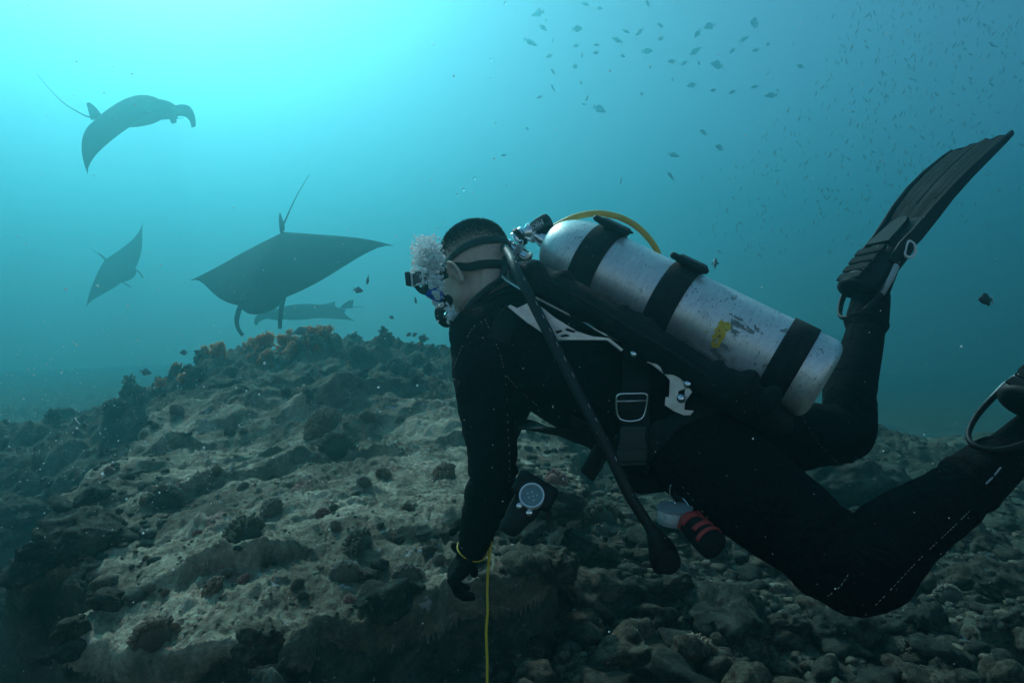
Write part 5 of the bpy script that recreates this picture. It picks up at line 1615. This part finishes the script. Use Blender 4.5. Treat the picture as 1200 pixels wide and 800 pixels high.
for me, px, py, sz, lab in (
        (K[0], 182, 748, 64, "brown knobbly coral head at the slab's lower left corner"),
        (K[3], 196, 588, 48, "dark bushy coral on the pale left shoulder of the slab"),
        (K[1], 478, 676, 46, "pale branching coral left of the diver's glove"),
        (K[4], 378, 502, 62, "brown coral clump on the slab's upper ledge"),
        (K[3], 395, 528, 52, "dark coral clump just below the brown one on the upper ledge"),
        (K[2], 652, 566, 40, "reddish pink coral above the dive torch"),
        (K[3], 285, 632, 66, "dark spiky coral patch in the middle of the slab"),
        (K[1], 405, 676, 50, "crusted pale coral on the front ledge"),
        (K[0], 690, 735, 42, "brown coral in the shadow right of the yellow line"),
        (K[0], 815, 765, 56, "brown brain-like coral among the rubble at the bottom"),
        (K[3], 100, 690, 52, "dark coral at the slab's steep left side"),
        (K[2], 378, 603, 24, "small rust red coral in the middle of the slab"),
        (K[1], 318, 598, 38, "pale blue-grey coral knob on the slab left of the rust red one"),
        (K[3], 420, 640, 50, "dark coral tuft at the sandy hollow on the slab"),
        (K[4], 520, 560, 46, "brown coral clump left of the diver's elbow"),
        (K[0], 250, 690, 36, "brown coral button on the slab above the front ledge"),
        (K[3], 700, 610, 60, "dark coral clump right of the dive torch"),
        (K[4], 960, 640, 44, "brown coral clump above the diver's knee"),
        (K[1], 1110, 700, 40, "pale coral on the rubble right of the diver's knee"),
        (K[3], 1060, 770, 50, "dark coral at the bottom right among boulders")):
    put_coral(me, "knobbly_coral", px, py, sz, lab)
B = [bush_coral(i, M_co) for i in range(4)]; D = [bush_coral(20 + i, M_cd) for i in range(3)]
def crest_y(px):
    """the highest picture row where the sea floor still shows at this column"""
    y = 330
    while y < 560:
        l, n_ = hit_px(px, y)
        if l is not None and l.y < 10:
            return y
        y += 3
    return 560
for px, dy, sz in ((305, 6, 58), (330, 3, 66), (352, 6, 62), (285, 8, 44), (372, 6, 50), (262, 8, 46), (238, 8, 40), (205, 9, 40), (318, 18, 44), (340, 16, 50), (225, 12, 34), (362, 20, 40), (295, 16, 36), (190, 8, 30), (382, 10, 36), (447, 8, 22), (490, 6, 20)):
    put_coral(B[(px * 7) % 4], "feathery_coral", px, crest_y(px) + dy, sz, "orange feathery soft coral on the reef crest", "orange feathery corals along the reef crest", .05)
for i in range(34):
    px = rf.uniform(60, 520); py = crest_y(px) + rf.choice((2, 4, 8, 14, 26, 40, 60))
    put_coral(D[i % 3] if i % 5 else K[3], "bushy_coral" if i % 5 else "knobbly_coral", px, py, rf.uniform(18, 42), "dark bushy growth on the far reef slope", "dark bushy corals on the far reef slope", .1)
for i in range(34):
    px, py = rf.uniform(120, 520), rf.uniform(470, 720)
    put_coral(K[i % 5], "knobbly_coral", px, py, rf.uniform(10, 24), "little coral knob scattered over the slab", "little coral knobs on the slab", .2)

# ------------------------------------------------------------------ bubbles and drifting specks
M_bub = N("air_bubble"); M_bub.set(color=(0.96, 0.98, 0.98), rough=0.2, spec=0.6)
trb = M_bub.t.nodes.new("ShaderNodeBsdfTranslucent"); trb.inputs["Color"].default_value = (0.96, 0.98, 0.98, 1); mxb = M_bub.t.nodes.new("ShaderNodeMixShader"); mxb.inputs[0].default_value = .6
M_bub.t.links.new(M_bub.bsdf.outputs[0], mxb.inputs[1]); M_bub.t.links.new(trb.outputs[0], mxb.inputs[2]); M_bub.t.links.new(mxb.outputs[0], M_bub.t.nodes["Material Output"].inputs["Surface"])
M_bub = M_bub.m
ico = bmesh.new(); bmesh.ops.create_icosphere(ico, subdivisions=1, radius=1.0)
IV = np.array([v.co[:] for v in ico.verts]); IFc = np.array([[v.index for v in f.verts] for f in ico.faces]); ico.free()
ico = bmesh.new(); bmesh.ops.create_icosphere(ico, subdivisions=2, radius=1.0)
IV2 = np.array([v.co[:] for v in ico.verts]); IF2 = np.array([[v.index for v in f.verts] for f in ico.faces]); ico.free()
def balls(name, cs, rs, mat, iv, fc, **t):
    cs, rs = np.array(cs), np.array(rs)
    q = RNG.normal(0, .11, (len(cs), 1, 3)) + 1
    v = (iv[None] * rs[:, None, None] * q + cs[:, None, :]).reshape(-1, 3)
    f = (fc[None] + (np.arange(len(cs)) * len(iv))[:, None, None]).reshape(-1, 3)
    me = bpy.data.meshes.new(name); me.from_pydata(v.tolist(), [], f.tolist()); me.materials.append(mat)
    me.polygons.foreach_set('use_smooth', [True] * len(me.polygons)); me.update()
    return link(name, me, None, **t)
cs, rs = [], []
for i in range(2300):
    # two rising lobes in front of the face
    lob = rf.random()
    if lob < .78:
        px, py, sx, sy = 501 + rf.gauss(0, 8), 301 + rf.gauss(0, 13), 0, 0
        if not (480 < px < 521 and 276 < py < 342): continue
    elif lob < .90:
        px, py = 513 + rf.gauss(0, 5), 336 + rf.gauss(0, 12)
    else:
        px, py = 529 + rf.gauss(0, 3.5), 368 + rf.gauss(0, 5)
    Y = 1.60 + rf.gauss(0, .030)
    cs.append(P(px, py, Y)[:]); rs.append(min(.0062, .0009 + rf.expovariate(1 / (.0012 if rf.random() < .85 else .0028))))
balls("bubble_plume", cs, rs, M_bub, IV2, IF2, kind="stuff")
M_one = plain("clear_bubble", (0.95, 0.98, 0.98), 0.03, trans=0.92, ior=1.12, spec=0.9)
for px, py, r_ in ((543, 222, .0040), (556, 209, .0036), (549, 214, .0022), (536, 228, .0028), (592, 4, .0036), (575, 70, .0028), (581, 145, .0030), (575, 92, .0026), (594, 218, .0026), (512, 268, .0030), (520, 262, .0024), (488, 300, .003)):
    bm_ = bpy.data.meshes.new("bubble"); bm_.from_pydata((IV2 * r_).tolist(), [], IF2.tolist()); bm_.materials.append(M_one); bm_.polygons.foreach_set('use_smooth', [True] * len(bm_.polygons))
    o = link("bubble", bm_, None, label="tiny bubble rising in open water above the diver's head", category="bubble", group="single bubbles rising above the diver"); o.location = P(px, py, 1.6)
M_spk = N("plankton_speck"); M_spk.set(color=(0.90, 0.93, 0.92), rough=0.6)
trs = M_spk.t.nodes.new("ShaderNodeBsdfTranslucent"); trs.inputs["Color"].default_value = (0.95, 0.97, 0.97, 1); mxs = M_spk.t.nodes.new("ShaderNodeMixShader"); mxs.inputs[0].default_value = .6
M_spk.t.links.new(M_spk.bsdf.outputs[0], mxs.inputs[1]); M_spk.t.links.new(trs.outputs[0], mxs.inputs[2]); M_spk.t.links.new(mxs.outputs[0], M_spk.t.nodes["Material Output"].inputs["Surface"])
M_spk = M_spk.m
cs, rs = [], []
for i in range(2600):
    if rf.random() < .5:
        px, py = abs(rf.gauss(0, 210)), 470 + rf.gauss(0, 110)
        if py < 400 and rf.random() < .6: continue
    else:
        px, py = rf.uniform(0, 1200), rf.uniform(0, 800)
    Y = 0.55 + 3.2 * rf.random() ** 1.2
    g_, n_ = hit_px(px, py)
    if g_ is not None and g_.y < Y + .05: continue
    near_d = 500 < px < 1200 and 240 < py < 720
    if near_d:
        Y = .5 + .5 * rf.random()
        if rf.random() < .45: continue
    cs.append(P(px, py, Y)[:]); rs.append((.00035 + rf.expovariate(1 / .00030)) * (.5 + .35 * Y) * (.7 if near_d else 1))
balls("plankton", cs, rs, M_spk, IV, IFc, kind="stuff")
g = MB(); g.tube(spline([P(88, 489, 1.5), P(90, 493, 1.5), P(94, 497, 1.5)], 3), .0012, 6)
g.build("drifting_fibre", M_spk, None, label="tiny pale worm-like fibre drifting in the water at the left", category="fibre")
